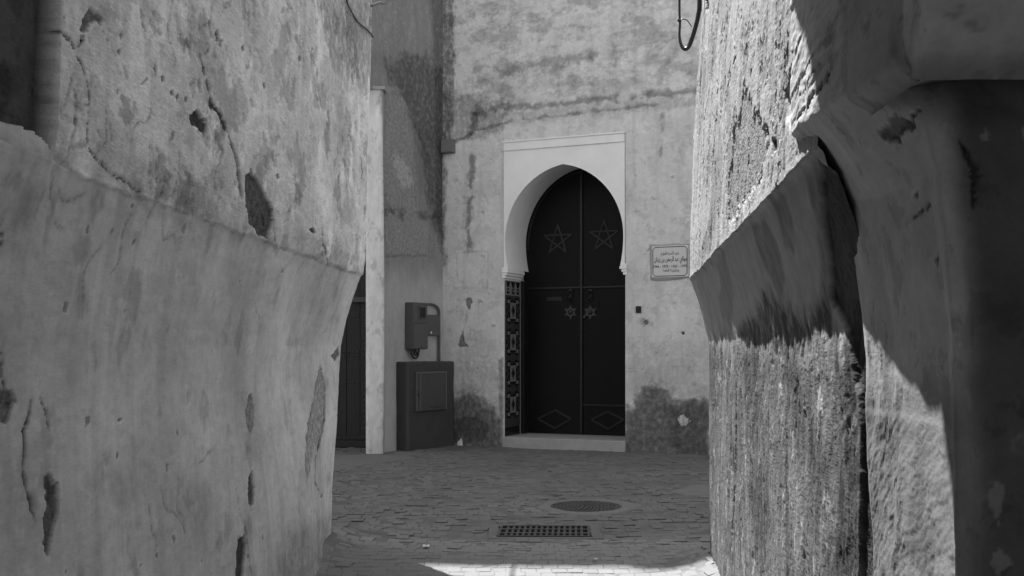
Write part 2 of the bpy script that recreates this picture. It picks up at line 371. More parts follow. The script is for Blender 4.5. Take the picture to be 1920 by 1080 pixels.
# grime above the ledge and at the foot
sf.tone *= 1 - 0.22 * np.exp(-np.maximum(Z - led, 0) / 0.08) * up * (0.6 + fbm(S * 12, Z * 6, 4, 33))
sf.tone *= 1 - 0.40 * np.exp(-np.maximum(Z, 0) / 0.09) * (0.8 + fbm(S * 6, Z * 6, 3, 34))
_b = np.where(up > 0.5, 0.69, 0.59); sf.tone = (_b * np.clip(sf.tone / _b, 0.05, 1.6) ** 1.3).astype(np.float32)
sf.crack(LP((376, 105), (386, 150), (396, 195), (410, 214), (424, 244), (438, 288), (446, 335), (453, 380)), 0.020, 0.03, 0.055, 0.006, seed=2)
sf.crack(LP((440, 290), (447, 330), (452, 372)), 0.022, 0.012, 0.11, 0.008, seed=3, mix=0.7)
sf.peel(LP((352, 214), (368, 207), (377, 222), (388, 226), (390, 238), (382, 256), (371, 240), (355, 231)), 0.02, 0.06, 0.010, seed=4)
sf.peel(LP((459, 328), (468, 319), (480, 335), (490, 352), (503, 378), (513, 392), (509, 430), (502, 447), (487, 441), (470, 424), (464, 398), (458, 372)), 0.024, 0.105, 0.014, seed=5, lip=0.003)
sf.crack(LP((508, 386), (513, 420), (517, 455)), 0.009, 0.012, 0.06, seed=6)
sf.crack(LP((492, 395), (500, 420), (497, 445)), 0.010, 0.012, 0.05, seed=7)
sf.crack(LP((120, 62), (134, 90), (150, 122), (163, 165), (164, 215), (160, 258), (174, 292), (186, 306)), 0.0042, 0.008, 0.06, seed=8)
sf.crack(LP((186, 306), (205, 325), (240, 345), (262, 362)), 0.0045, 0.008, 0.08, seed=9)
sf.crack(LP((109, 85), (112, 62), (128, 75), (137, 92)), 0.0045, 0.006, 0.08, seed=10)
sf.peel(LP((147, 52), (153, 33), (165, 13), (176, 26), (190, 31), (188, 47), (176, 40), (166, 44), (156, 58)), 0.010, 0.17, 0.008, seed=11, lip=0.002)
sf.crack(LP((150, 40), (152, 70), (142, 88)), 0.007, 0.01, 0.05, seed=12)
sf.peel(LP((403, 60), (408, 55), (411, 72), (407, 82)), 0.02, 0.05, 0.004, seed=13)
sf.crack(LP((392, 90), (388, 98), (384, 100)), 0.008, 0.01, 0.09, seed=14)
sf.crack(LP((286, 118), (287, 128), (287, 138)), 0.008, 0.012, 0.05, seed=15)
sf.crack(LP((116, 28), (116, 44)), 0.006, 0.012, 0.05, seed=16)
sf.crack(LP((260, 25), (265, 45), (271, 62)), 0.005, 0.006, 0.10, seed=17)
sf.crack(LP((262, 160), (268, 155), (274, 150)), 0.004, 0.006, 0.08, seed=18)
sf.peel(LP((578, 430), (588, 426), (592, 438), (583, 436)), 0.012, 0.07, 0.004, seed=19)
sf.crack(LP((602, 432), (604, 455), (609, 482), (612, 500)), 0.008, 0.01, 0.06, seed=20)
sf.crack(LP((676, 300), (679, 320), (677, 335)), 0.014, 0.012, 0.06, seed=21)
sf.crack(LP((640, 255), (641, 266)), 0.012, 0.01, 0.07, seed=22)
sf.crack(LP((628, 445), (629, 456)), 0.010, 0.01, 0.09, seed=23)
for i, (u, v) in enumerate([(225, 65), (222, 95), (318, 172), (300, 148), (455, 92), (495, 160), (345, 186), (328, 180), (520, 330), (560, 110)]):
    sf.peel(LP((u - 3, v - 4), (u + 2, v - 6), (u + 4, v + 3), (u - 1, v + 6)), 0.006, 0.13, 0.007, seed=40 + i, mix=0.8)
sf.stain(LP((585, -10), (610, 60), (622, 120), (650, 150), (690, 160), (700, -10)), 0.62, 0.05, 0.10, 6.0, seed=60, speck=0.9)
sf.stain(LP((180, 250), (240, 200), (260, 300), (240, 330), (190, 300)), 0.84, 0.03, 0.05, 9.0, seed=61)
sf.stain(LP((270, 330), (420, 390), (400, 410), (300, 372)), 0.80, 0.02, 0.03, 9.0, seed=62, speck=0.7)
sf.stain(LP((260, 362), (290, 372), (400, 408), (520, 448), (515, 470), (380, 430), (255, 390)), 0.84, 0.02, 0.03, 9.0, seed=63)
sf.stain(LP((620, 340), (660, 350), (668, 400), (640, 430), (625, 400)), 0.82, 0.02, 0.04, 9.0, seed=64)
_r = np.random.RandomState(21)
for i in range(34):                                                    # hairline cracks
    u, v = _r.uniform(110, 690), _r.uniform(-20, 480) if i < 22 else _r.uniform(560, 1060); q = left_px(u, v); a = _r.uniform(1.0, 2.2); pts = [q]
    for k in range(_r.randint(4, 9)): a += _r.normal(0, 0.5); q = (q[0] + 0.035 * math.cos(a), q[1] - 0.035 * math.sin(a)); pts.append(q)
    sf.crack(pts, 0.0040, 0.003, 0.16, 0.006, seed=260 + i, mix=0.55)
for i in range(46):                                                    # small chips
    u, v = _r.uniform(110, 690), _r.uniform(-20, 1070); y, z = left_px(u, v); r_ = _r.uniform(0.004, 0.013) * (1 if v < 480 else 0.6)
    sf.peel([(y - r_ * 1.4, z - r_), (y + r_, z - 1.3 * r_), (y + 1.5 * r_, z + r_), (y - r_, z + 1.6 * r_)], 0.004, 0.22, 0.008, 26.0, seed=300 + i, mix=0.75)
# below the ledge
sf.peel(LP((466, 742), (474, 736), (479, 770), (478, 800), (470, 816), (462, 790), (461, 765)), 0.008, 0.30, 0.008, seed=70)
sf.crack(LP((471, 742), (473, 765), (470, 780)), 0.008, 0.006, 0.10, seed=71)
sf.line(LP((470, 810), (468, 860), (471, 900)), 0.035, 0.75, seed=72)
sf.peel(LP((467, 892), (472, 880), (478, 915), (476, 945), (468, 958), (464, 930)), 0.016, 0.10, 0.010, seed=73)
sf.peel(LP((448, 1010), (458, 1003), (462, 1030), (458, 1060), (455, 1090), (443, 1090), (442, 1035)), 0.028, 0.07, 0.010, seed=74, lip=0.003)
sf.crack(LP((456, 978), (462, 1000), (468, 1050), (472, 1090)), 0.007, 0.01, 0.12, seed=75)
sf.peel(LP((603, 684), (610, 710), (615, 745), (612, 790), (606, 820), (596, 850), (590, 830), (585, 870), (578, 905), (573, 870), (577, 820), (584, 780), (592, 745), (599, 710)), 0.006, 0.34, 0.012, seed=76, lip=0.002)
sf.crack(LP((603, 684), (598, 715), (588, 760), (580, 800), (574, 850), (575, 900)), 0.020, 0.012, 0.085, seed=77)
sf.crack(LP((605, 690), (613, 735), (612, 785), (604, 825), (592, 860), (590, 905), (600, 925)), 0.013, 0.010, 0.10, seed=78)
sf.peel(LP((600, 930), (606, 922), (604, 940)), 0.012, 0.09, 0.008, seed=79)
sf.peel(LP((622, 668), (636, 650), (638, 668), (628, 676)), 0.006, 0.16, 0.014, seed=80)
sf.peel(LP((-10, 730), (6, 725), (22, 735), (32, 762), (22, 775), (8, 790), (-10, 795)), 0.010, 0.17, 0.014, seed=81)
sf.crack(LP((60, 745), (56, 775), (48, 810), (48, 850), (44, 890), (55, 925), (66, 980)), 0.012, 0.015, 0.11, seed=82)
sf.crack(LP((2, 665), (4, 700), (10, 735)), 0.005, 0.006, 0.08, seed=83)
sf.peel(LP((84, 905), (94, 892), (108, 912), (110, 955), (100, 985), (90, 1045), (82, 1020), (80, 975), (88, 950)), 0.012, 0.13, 0.014, seed=84, lip=0.002)
sf.crack(LP((78, 750), (88, 780), (95, 810)), 0.006, 0.005, 0.16, seed=85)
sf.peel(LP((222, 786), (228, 784), (229, 789), (223, 791)), 0.02, 0.05, 0.002, seed=86)
sf.crack(LP((-4, 420), (6, 440), (4, 468), (-4, 475)), 0.006, 0.01, 0.06, seed=87)
sf.stain(LP((570, 980), (625, 960), (625, 1060), (560, 1090), (500, 1090)), 0.70, 0.05, 0.06, 8.0, seed=88, speck=0.7)
sf.stain(LP((210, 900), (240, 910), (230, 960), (205, 940)), 0.88, 0.03, 0.04, 9.0, seed=89)
off = np.interp(zz, PLZ, PLX)[None, :] + sf.disp
prof = prof_left(S, Z)
P = np.stack([px[:, None] + prof + nx[:, None] * sf.disp, py[:, None] + ny[:, None] * sf.disp, Z], -1)
lw = empty('alley_wall', (-1.1, 4.0, 0), 'tall pale plaster wall on the left with a cracked upper coat over a curved ledge', 'wall')
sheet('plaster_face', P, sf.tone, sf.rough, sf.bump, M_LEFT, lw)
m = MB(); m.add([(x, y, z) for z in (-0.1, 4.15) for x, y in [(-1.66, -6), (-1.10, 5.93), (-4, 5.93), (-4, -6)]], [(0, 1, 5, 4), (1, 2, 6, 5), (2, 3, 7, 6), (3, 0, 4, 7), (4, 5, 6, 7)])
m.build('wall_core', M_CORE, lw)

# ---- right alley wall
KR = 0.1046
def XR(y): return 0.538 + (y - 1.9) * KR
PRZ = np.array([-0.1, 0.0, 0.05, 0.3, 0.7, 1.0, 1.135, 1.216, 1.324, 1.40, 1.436, 1.444, 1.449, 1.47, 2.05, 2.86, 4.2])
PRX = np.array([-0.04, -0.07, -0.100, -0.098, -0.096, -0.093, -0.087, -0.072, -0.045, -0.020, -0.009, -0.004, 0.006, 0.004, -0.012, -0.060, -0.07])
def right_px(u, v):
    a = (u - 960) / F; z = 1.5; y = 3.0
    for _ in range(14):
        pf = float(np.interp(z, PRZ, PRX)); y = (0.538 - 1.9 * KR - pf) / (a - KR); z = CAMZ + (HZ - v) / F * y
    return (y, z)
def RP(*uv): return [right_px(u, v) for u, v in uv]
face = [(XR(1.845), 1.845), (XR(5.4), 5.4)] + arc(XR(5.4) + 0.05, 5.4, 0.05, 180, 90)[1:] + [(4.0, 5.45)]
kk, px, py = resample(face, lambda x, y: np.where((y > 1.83) & (y < 5.449), 0.0022 * y, 0.06))
zz = np.concatenate([np.linspace(-0.1, 2.96, 680), np.linspace(3.05, 4.2, 9)])
tx = np.gradient(px, kk); ty = np.gradient(py, kk); tl = np.hypot(tx, ty); nx, ny = -ty / tl, tx / tl
S = np.where(py < 5.4, py, 5.4 + (px - XR(5.4)))[:, None] + 0 * zz[None, :]; Z = zz[None, :] + 0 * S
sf = Surf(S, Z, 0.5)
led = 1.446 + 0.006 * fbm(S * 5, S * 0, 3, 104)
up = smooth(-0.004, 0.004, Z - led)
low = 1 - smooth(1.02, 1.22, Z + 0.10 * fbm(S * 7, Z * 2, 4, 105))       # rough, salt-eaten lower coat
mid = np.clip(1 - up - low, 0, 1)
sf.tone = (0.35 * up + 0.33 * mid + 0.135 * low).astype(np.float32)
warp = 0.05 * fbm(S * 4, Z * 1.2, 3, 106)
r1 = fbm((S + warp) * 6, Z * 2.2, 5, 110, 0.62); r2 = fbm((S + warp) * 11, Z * 6.5, 6, 111, 0.66); r3 = fbm(S * 18, Z * 26, 4, 112, 0.65); r4 = fbm(S * 28, Z * 60, 4, 113, 0.65)
ridge = 1 - 2.2 * np.abs(fbm((S + warp) * 6, Z * 2.0, 5, 114, 0.6))
sf.disp += 0.010 * fbm(S * 1.6, Z * 0.8, 3, 109)
sf.disp += up * (0.0060 * r1 + 0.0035 * r2 + 0.0016 * r3 + 0.0030 * ridge + 0.0008 * r4)
sf.disp += mid * (0.0025 * r1 + 0.0012 * r2 + 0.016 * fbm(S * 3.5, Z * 3.5, 3, 115))
sf.disp += low * (0.0075 * r1 + 0.0050 * r2 + 0.0022 * r3 + 0.0008 * r4)
sf.tone *= 1 + up * (0.26 * r1 + 0.28 * r2 + 0.16 * r3) + low * (0.85 * r1 + 0.60 * r2 + 0.40 * r3) + mid * (0.2 * r1 + 0.25 * r2)
sf.bump = (0.9 * up + 0.5 * mid + 1.0 * low).astype(np.float32)
flake = smooth(0.12, 0.16, fbm((S + warp) * 4.5, Z * 2.4, 6, 120, 0.68)) * up                 # lost limewash
sf.tone *= 1 - 0.30 * flake; sf.disp -= 0.0028 * flake
flake = smooth(0.10, 0.13, fbm((S + warp) * 3.2, Z * 1.3, 6, 125, 0.68)) * up; sf.tone *= 1 - 0.22 * flake; sf.disp -= 0.002 * flake
lite = smooth(0.10, 0.30, fbm((S + warp) * 8, Z * 1.2, 4, 126)) * up; sf.tone *= 1 + 0.20 * lite
flake = smooth(0.20, 0.24, fbm((S + warp) * 8, Z * 7, 6, 121, 0.68)) * np.clip(up + low, 0, 1)
sf.tone *= 1 - 0.30 * flake; sf.disp -= 0.0030 * flake
white = smooth(0.16, 0.30, fbm((S + warp) * 7, Z * 5.5, 6, 122, 0.72)) * low               # salt bloom
sf.tone += 0.21 * white; sf.disp += 0.002 * white
spk = smooth(0.34, 0.46, fbm(S * 24, Z * 50, 3, 124)) * low * smooth(-0.1, 0.2, r1); sf.tone += 0.25 * spk; sf.disp += 0.0008 * spk
dk = smooth(0.10, 0.30, fbm((S + warp) * 5, Z * 1.3, 6, 123, 0.66)) * low; sf.tone *= 1 - 0.62 * dk
sf.peel(RP((1396, 160), (1406, 178), (1412, 205), (1428, 215), (1436, 262), (1430, 330), (1405, 372), (1380, 400), (1366, 430), (1364, 380), (1370, 300), (1378, 230), (1388, 205)), 0.005, 0.20, 0.040, 12.0, seed=130, lip=0.002, bump=1.5, mix=0.8, rag=0.2)
sf.peel(RP((1436, 240), (1441, 236), (1443, 270), (1438, 282)), 0.020, 0.06, 0.012, seed=131)
sf.peel(RP((1448, 262), (1453, 260), (1454, 285), (1449, 290)), 0.020, 0.06, 0.012, seed=132)
sf.peel(RP((1322, -5), (1328, -5), (1329, 18), (1324, 20)), 0.020, 0.06, 0.020, seed=133)
sf.stain(RP((1340, 290), (1352, 230), (1360, 330), (1345, 420), (1325, 470)), 0.72, 0.03, 0.06, 8.0, seed=134, vs=0.3)
sf.stain(RP((1318, 440), (1338, 400), (1330, 480), (1312, 500)), 0.62, 0.03, 0.06, 8.0, seed=135, vs=0.3)
sf.peel(RP((1470, 180), (1490, 110), (1492, 200), (1486, 240), (1474, 215)), 0.014, 0.50, 0.01, 16.0, edge=0.01, seed=136, bump=0.4, rag=0.1)
for i, (u, v, L_) in enumerate([(1352, 60, 24), (1380, 90, 30), (1410, 40, 22), (1438, 120, 40), (1462, 70, 46), (1345, 150, 30), (1478, 60, 40), (1390, 20, 18)]):
    sf.crack(RP((u, v), (u + 2, v + L_ * 0.5), (u - 1, v + L_)), 0.010, 0.012, 0.26, 0.008, seed=140 + i)
# dark rough recessed strip against the nearer pier, and damp bands on the curved underside
sf.peel(RP((1538, 300), (1560, 330), (1600, 400), (1640, 700), (1660, 1100), (1610, 1100), (1612, 800), (1590, 640), (1552, 560), (1546, 420)), 0.014, 0.055, 0.012, 18.0, edge=0.006, seed=150, bump=1.6, rag=0.12)
sf.stain(RP((1512, 330), (1540, 300), (1548, 420), (1556, 600), (1536, 600), (1534, 430)), 0.60, 0.02, 0.02, 9.0, seed=151)
sf.stain(RP((1448, 372), (1470, 365), (1488, 420), (1490, 480), (1472, 470), (1460, 410)), 0.66, 0.012, 0.02, 9.0, seed=152)
sf.stain(RP((1410, 420), (1432, 412), (1452, 450), (1470, 520), (1462, 560), (1436, 500)), 0.66, 0.012, 0.02, 9.0, seed=153)
sf.stain(RP((1345, 500), (1360, 470), (1375, 560), (1372, 620), (1352, 590)), 0.74, 0.02, 0.03, 9.0, seed=154)
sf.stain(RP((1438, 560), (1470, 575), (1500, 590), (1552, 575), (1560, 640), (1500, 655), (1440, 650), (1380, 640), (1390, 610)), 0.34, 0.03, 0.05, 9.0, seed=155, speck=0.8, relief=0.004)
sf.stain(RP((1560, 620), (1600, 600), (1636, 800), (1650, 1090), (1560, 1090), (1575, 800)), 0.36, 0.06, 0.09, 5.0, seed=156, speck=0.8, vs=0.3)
for i, pg in enumerate([((1395, 640), (1420, 660), (1430, 760), (1410, 830), (1396, 760)), ((1470, 660), (1500, 650), (1512, 760), (1500, 900), (1478, 800)), ((1520, 820), (1550, 800), (1560, 960), (1530, 1000)), ((1400, 900), (1440, 880), (1450, 1000), (1420, 1060))]):
    sf.stain(RP(*pg), 0.55, 0.05, 0.10, 6.0, seed=160 + i, speck=0.9, vs=0.5)
sf.crack(RP((1381, 690), (1382, 760), (1380, 850), (1376, 960), (1370, 1060)), 0.030, 0.012, 0.14, 0.014, seed=157)
sf.stain(RP((1322, 640), (1340, 640), (1345, 720), (1335, 760), (1322, 760)), 0.55, 0.03, 0.05, 8.0, seed=158)
off = np.interp(zz, PRZ, PRX)[None, :] + sf.disp
prof = -np.interp(zz, PRZ, PRX)[None, :]
P = np.stack([px[:, None] + prof + nx[:, None] * sf.disp, py[:, None] + ny[:, None] * sf.disp, Z], -1)
rw = empty('alley_wall', (1.0, 3.8, 0), 'sunlit rough peeling plaster wall on the right beyond the nearer pier', 'wall')
sheet('plaster_face', P, sf.tone, sf.rough, sf.bump, M_RIGHT, rw)
m = MB(); m.add([(x, y, z) for z in (-0.1, 4.15) for x, y in [(0.74, 1.6), (1.12, 5.30), (4, 5.30), (4, 1.6)]], [(0, 1, 5, 4), (1, 2, 6, 5), (2, 3, 7, 6), (3, 0, 4, 7), (4, 5, 6, 7)])
m.build('wall_core', M_CORE, rw)

# ---- nearer pier on the right, carrying the passage vault
UP = np.array([(1.0, 2.06), (0.60, 2.08), (0.553, 2.06), (0.534, 2.03), (0.499, 1.75), (0.500, 1.60), (0.514, 1.525), (0.542, 1.485), (0.59, 1.445), (0.72, 1.42), (1.30, 1.41)])
LO = np.array([(1.0, 1.94), (0.70, 1.93), (0.640, 1.915), (0.624, 1.88), (0.628, 1.73), (0.620, 1.58), (0.603, 1.46), (0.571, 1.382), (0.592, 1.354), (0.74, 1.345), (1.30, 1.34)])
seg = np.hypot(*np.diff(UP, axis=0).T); cum = np.concatenate([[0], np.cumsum(seg)])
tt = np.concatenate([np.linspace(0, cum[1], 8)[:-1], np.linspace(cum[1], cum[9] - 0.03, 280)[:-1], np.linspace(cum[9] - 0.03, cum[10], 30)])
def smooth_interp(t, ys):
    r = 0
    for k in (-2, -1, 0, 1, 2): r = r + np.interp(np.clip(t + k * 0.004, 0, cum[-1]), cum, ys)
    return r / 5
ux, uy, lx, ly = (smooth_interp(tt, a) for a in (UP[:, 0], UP[:, 1], LO[:, 0], LO[:, 1]))
zz = np.concatenate([np.linspace(-0.1, 0.5, 30)[:-1], np.linspace(0.5, 1.95, 440), np.linspace(1.98, 3.0, 24)])
WZ = np.array([-0.1, 0.6, 0.73, 0.99, 1.005, 1.06, 1.150, 1.243, 1.338, 1.394, 1.441, 1.467, 1.474, 1.480, 3.2])
WV = np.array([1.1, 1.1, 1.08, 1.000, 0.998, 0.985, 0.93, 0.84, 0.70, 0.48, 0.25, 0.07, 0.03, -0.03, -0.05])
S = tt[:, None] + 0 * zz[None, :]; Z = zz[None, :] + 0 * S
ledw = 0.012 * fbm(S * 6, S * 0, 3, 204) - 0.022 * (1 - smooth(cum[3], cum[5], S))
W_ = np.interp(Z + ledw, WZ, WV)
X = ux[:, None] * (1 - W_) + lx[:, None] * W_; Y = uy[:, None] * (1 - W_) + ly[:, None] * W_
nx = np.gradient(Y, axis=0); ny = -np.gradient(X, axis=0); nl = np.hypot(nx, ny) + 1e-9; nx = nx / nl; ny = ny / nl     # outward side
flipn = np.where(nx[100, 50] > 0, -1, 1); nx *= flipn; ny *= flipn
sf = Surf(S, Z, 0.46)
up = smooth(1.468, 1.478, Z + ledw)
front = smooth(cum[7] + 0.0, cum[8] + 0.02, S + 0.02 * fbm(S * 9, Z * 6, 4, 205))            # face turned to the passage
sf.disp += 0.007 * fbm(S * 6, Z * 5, 3, 210, 0.5) + 0.0009 * fbm(S * 26, Z * 26, 4, 211, 0.6)
gro = fbm(S * 4 + 0, (Z + 0.02 * fbm(S * 8, Z * 8, 2, 3)) * 48, 5, 212, 0.6)                      # trowel ridges along the ledge
sf.disp += up * (1 - front) * (0.0050 * gro + 0.004 * fbm(S * 12, Z * 40, 4, 213)); sf.tone *= 1 + up * (1 - front) * 0.25 * gro
sf.tone += up * (1 - front) * 0.04
sf.tone *= 1 - 0.50 * (1 - smooth(0.985, 1.10, Z)) * (1 - front)  # lower face coloured darker where the sun lands, to hold its brightness down
tr = fbm(S * 22 + Z * 8, Z * 90 - S * 45, 3, 214) ; lowm = 1 - smooth(0.985, 1.0, Z)
sf.disp += lowm * (1 - front) * (0.0012 + 0.0012 * tr); sf.tone *= 1 + lowm * (1 - front) * 0.10 * tr
sf.tone *= 1 + 0.45 * fbm(S * 9, Z * 7, 6, 215, 0.65)
for q, (fa, lo, am) in enumerate(((6, 0.12, 0.2), (14, 0.22, 0.2))):
    cut = smooth(lo, lo + 0.04, fbm(S * fa, Z * fa, 6, 235 + q, 0.7)); sf.tone *= 1 - am * cut; sf.disp -= 0.0006 * cut
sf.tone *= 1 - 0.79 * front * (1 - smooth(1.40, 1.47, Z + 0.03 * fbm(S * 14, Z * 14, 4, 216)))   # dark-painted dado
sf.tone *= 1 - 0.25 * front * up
chip = smooth(0.30, 0.34, fbm(S * 22, Z * 12, 4, 217)) * front * (1 - up); sf.tone += 0.11 * chip
def PP(*uv):
    r = []
    for u, v in uv:
        a = (u - 960) / F; y = 1.7
        for _ in range(30): y = float(np.interp(y, UP[3:8, 1][::-1], UP[3:8, 0][::-1])) / a
        y = min(max(y, 1.487), 2.0); z = CAMZ + (HZ - v) / F * y
        r.append((float(np.interp(-y, -UP[3:8, 1], cum[3:8])), z))
    return r
sf.crack(PP((1494, 226), (1515, 200), (1540, 168), (1566, 132)), 0.006, 0.016, 0.06, 0.004, 60, seed=220)
sf.crack(PP((1494, 170), (1510, 140), (1530, 105)), 0.0025, 0.006, 0.15, 0.004, 60, seed=221)
sf.crack(PP((1495, 190), (1520, 160), (1545, 118)), 0.0018, 0.006, 0.18, 0.004, 60, seed=222)
sf.crack([(cum[6] + 0.00, 1.30), (cum[6] - 0.05, 1.295), (cum[6] - 0.09, 1.288)], 0.0025, 0.006, 0.10, 0.006, 40, seed=223)
sf.peel([(cum[6] - 0.02, 1.225), (cum[6] + 0.0, 1.235), (cum[6] - 0.01, 1.215)], 0.006, 0.10, 0.005, 60, seed=224)
sf.peel([(cum[5] + 0.02, 1.325), (cum[5] + 0.04, 1.328), (cum[5] + 0.035, 1.318)], 0.01, 0.08, 0.004, 60, seed=225)
sf.peel([(cum[5], 1.425), (cum[6], 1.428), (cum[7], 1.42), (cum[6] + 0.01, 1.405), (cum[5] + 0.02, 1.40)], 0.006, 0.16, 0.010, 40, seed=226)
sf.crack([(cum[8] - 0.01, 1.37), (cum[8] + 0.005, 1.33), (cum[8], 1.28)], 0.008, 0.012, 0.03, 0.004, 60, seed=227)
for i, (a, b) in enumerate([(0.05, 0.985), (0.045, 0.975), (0.06, 0.975)]):
    sf.peel([(cum[8] + a - 0.008, b - 0.006), (cum[8] + a - 0.006, b + 0.007), (cum[8] + a + 0.005, b + 0.008), (cum[8] + a + 0.006, b - 0.007)], 0.002, 0.17, 0.002, 60, seed=230 + i)
X = X + nx * sf.disp; Y = Y + ny * sf.disp
pr = empty('arch_pier', (0.8, 1.55, 0), 'nearest plaster pier at the right, with a corbelled ledge and dark-painted side', 'pier')
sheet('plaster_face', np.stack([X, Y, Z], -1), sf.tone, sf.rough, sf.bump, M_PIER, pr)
ba = np.linspace(0, 1, 150); bxx = np.interp(ba, [0, 0.12, 0.20, 0.30, 1], [0.470, 0.462, 0.466, 0.490, 1.30]); byy = np.interp(ba, [0, 0.12, 0.20, 0.30, 1], [1.50, 1.32, 1.275, 1.262, 1.25])
bz = np.concatenate([np.linspace(0, 0.03, 10)[:-1], np.linspace(0.03, 0.45, 90), np.linspace(0.5, 1.5, 12)])
BS = ba[:, None] + 0 * bz[None, :]; BZ = bz[None, :] + 0 * BS
bt = Surf(BS * 0.9, BZ, 0.40); bt.tone *= 1 + 0.7 * fbm(BS * 8, BZ * 8, 6, 241, 0.68)
bt.tone *= 1 - 0.45 * np.exp(-BZ / 0.02); cut = smooth(0.2, 0.24, fbm(BS * 20, BZ * 20, 5, 242, 0.68)); bt.tone *= 1 - 0.3 * cut
bd = 0.006 * fbm(BS * 5, BZ * 4, 4, 243, 0.6) + 0.0040 * fbm(BS * 16, BZ * 16, 5, 244, 0.65) - 0.035 * (1 - smooth(0, 0.035, BZ)) ** 2
BX = bxx[:, None] - bd * (1 - smooth(0.15, 0.3, BS)); BY = byy[:, None] - bd * smooth(0.12, 0.25, BS)
BZZ = 1.428 + BZ + 0.006 * fbm(BS * 9, BZ * 0, 3, 245) * np.exp(-BZ / 0.05)
sheet('vault_springer', np.stack([BX, BY, BZZ], -1), bt.tone, bt.rough, bt.bump, M_PIER, pr)
m = MB(); m.add([(x, y, z) for z in (1.46, 2.89) for x, y in ((0.50, 1.30), (1.30, 1.29), (1.30, 1.60), (0.56, 1.60))], [(0, 1, 5, 4), (1, 2, 6, 5), (2, 3, 7, 6), (3, 0, 4, 7), (0, 1, 2, 3)]); m.build('springer_core', M_CORE, pr)
one_box('wall_core', M_CORE, pr, world_frame, 0.74, 1.30, 1.47, 1.91, -0.1, 2.85)

# ---- the passage the camera stands in: vault, side and end walls
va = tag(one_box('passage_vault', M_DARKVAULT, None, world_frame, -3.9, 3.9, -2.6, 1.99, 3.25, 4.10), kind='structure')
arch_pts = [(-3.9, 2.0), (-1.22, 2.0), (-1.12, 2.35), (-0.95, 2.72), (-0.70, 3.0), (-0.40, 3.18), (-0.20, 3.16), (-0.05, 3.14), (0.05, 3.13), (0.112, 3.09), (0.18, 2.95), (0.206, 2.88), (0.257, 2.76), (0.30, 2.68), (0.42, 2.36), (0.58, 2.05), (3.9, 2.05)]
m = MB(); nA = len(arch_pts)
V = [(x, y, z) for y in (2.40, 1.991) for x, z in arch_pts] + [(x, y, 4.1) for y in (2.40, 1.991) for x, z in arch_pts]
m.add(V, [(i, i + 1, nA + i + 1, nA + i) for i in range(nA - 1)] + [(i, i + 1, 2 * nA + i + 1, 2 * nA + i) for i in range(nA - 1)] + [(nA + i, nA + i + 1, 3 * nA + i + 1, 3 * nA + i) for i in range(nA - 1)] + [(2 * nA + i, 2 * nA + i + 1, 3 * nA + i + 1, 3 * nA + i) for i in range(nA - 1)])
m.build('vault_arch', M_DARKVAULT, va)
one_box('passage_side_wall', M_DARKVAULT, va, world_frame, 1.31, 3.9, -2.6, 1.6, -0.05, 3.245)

# ------------------------------------------------------------------ the house with the horseshoe doorway
O2 = np.array([0.55, 11.6]); D2 = np.array([0.9205, -0.3907]); N2 = np.array([-0.3907, -0.9205])
def HF(s, d, z):                                   # along the facade, out of it, up
    p = O2 + D2 * s + N2 * d; return np.array([p[0], p[1], z])
def hpx(u, v, d=0.0):
    a = (u - 960) / F; o = O2 + N2 * d; y = float(N2 @ o) / float(N2 @ np.array([a, 1.0]))
    p = np.array([a * y, y]); return (float(D2 @ (p - O2)), CAMZ + (HZ - v) / F * y)
def HP(*uv): return [hpx(u, v) for u, v in uv]
C0 = np.array([-0.79, 12.17]); CS = float(D2 @ (C0 - O2))                  # inner corner with the side house
SL = hpx(945, 700)[0]; SR = hpx(1172.5, 700)[0]; SCN = (SL + SR) / 2; HW = (SR - SL) / 2
ZTOP = 3.385; ZIMP = 1.985; ZSPR = 2.30; ZAPX = 3.10; ZTH = 0.115
house = empty('house', HF(0, 0, 0), 'pale weathered plaster house front with a white horseshoe-arch doorway', 'house')
sv = np.concatenate([np.linspace(CS - 0.05, SL, 130), np.linspace(SL, SR, 130)[1:], np.linspace(SR, 2.75, 150)[1:], np.linspace(2.9, 6.0, 8)])
zv = np.concatenate([np.linspace(-0.1, ZTOP, 330), np.linspace(ZTOP, 5.1, 165)[1:], np.linspace(5.3, 8.5, 12)])
S = sv[:, None] + 0 * zv[None, :]; Z = zv[None, :] + 0 * S
sf = Surf(S, Z, 0.55)
sf.disp += 0.012 * fbm(S * 0.9, Z * 0.9, 3, 301) + 0.004 * fbm(S * 4, Z * 4, 4, 302) + 0.0018 * fbm(S * 16, Z * 16, 4, 303)
a1 = fbm(S * 2.0, Z * 2.6, 6, 310, 0.62); a2 = fbm(S * 6, Z * 6, 6, 311, 0.65); a3 = fbm(S * 24, Z * 24, 4, 312)
hi = smooth(3.55, 4.0, Z + 0.25 * a1)
sf.tone *= 1 + 0.22 * a1 + 0.16 * a2 + 0.12 * a3
for q, (fa, fb, lo, am) in enumerate(((1.6, 1.9, 0.08, 0.07), (4.5, 4.0, 0.16, 0.09), (9, 8, 0.24, 0.14), (3.0, 6.0, 0.22, 0.10))):
    pt = fbm(S * fa + 3 * q, Z * fb, 6, 370 + q, 0.70); cut = smooth(lo, lo + 0.05, pt); sf.tone *= 1 - am * cut; sf.disp -= 0.0012 * cut; sf.tone *= 1 + 0.06 * np.exp(-((pt - lo) / 0.02) ** 2)
mot = smooth(-0.06, 0.22, fbm(S * 2.4, Z * 4.2, 6, 313, 0.66)) * hi; sf.tone *= 1 - 0.32 * mot
mot = smooth(0.05, 0.20, fbm(S * 7, Z * 10, 5, 314, 0.66)) * hi; sf.tone *= 1 - 0.20 * mot
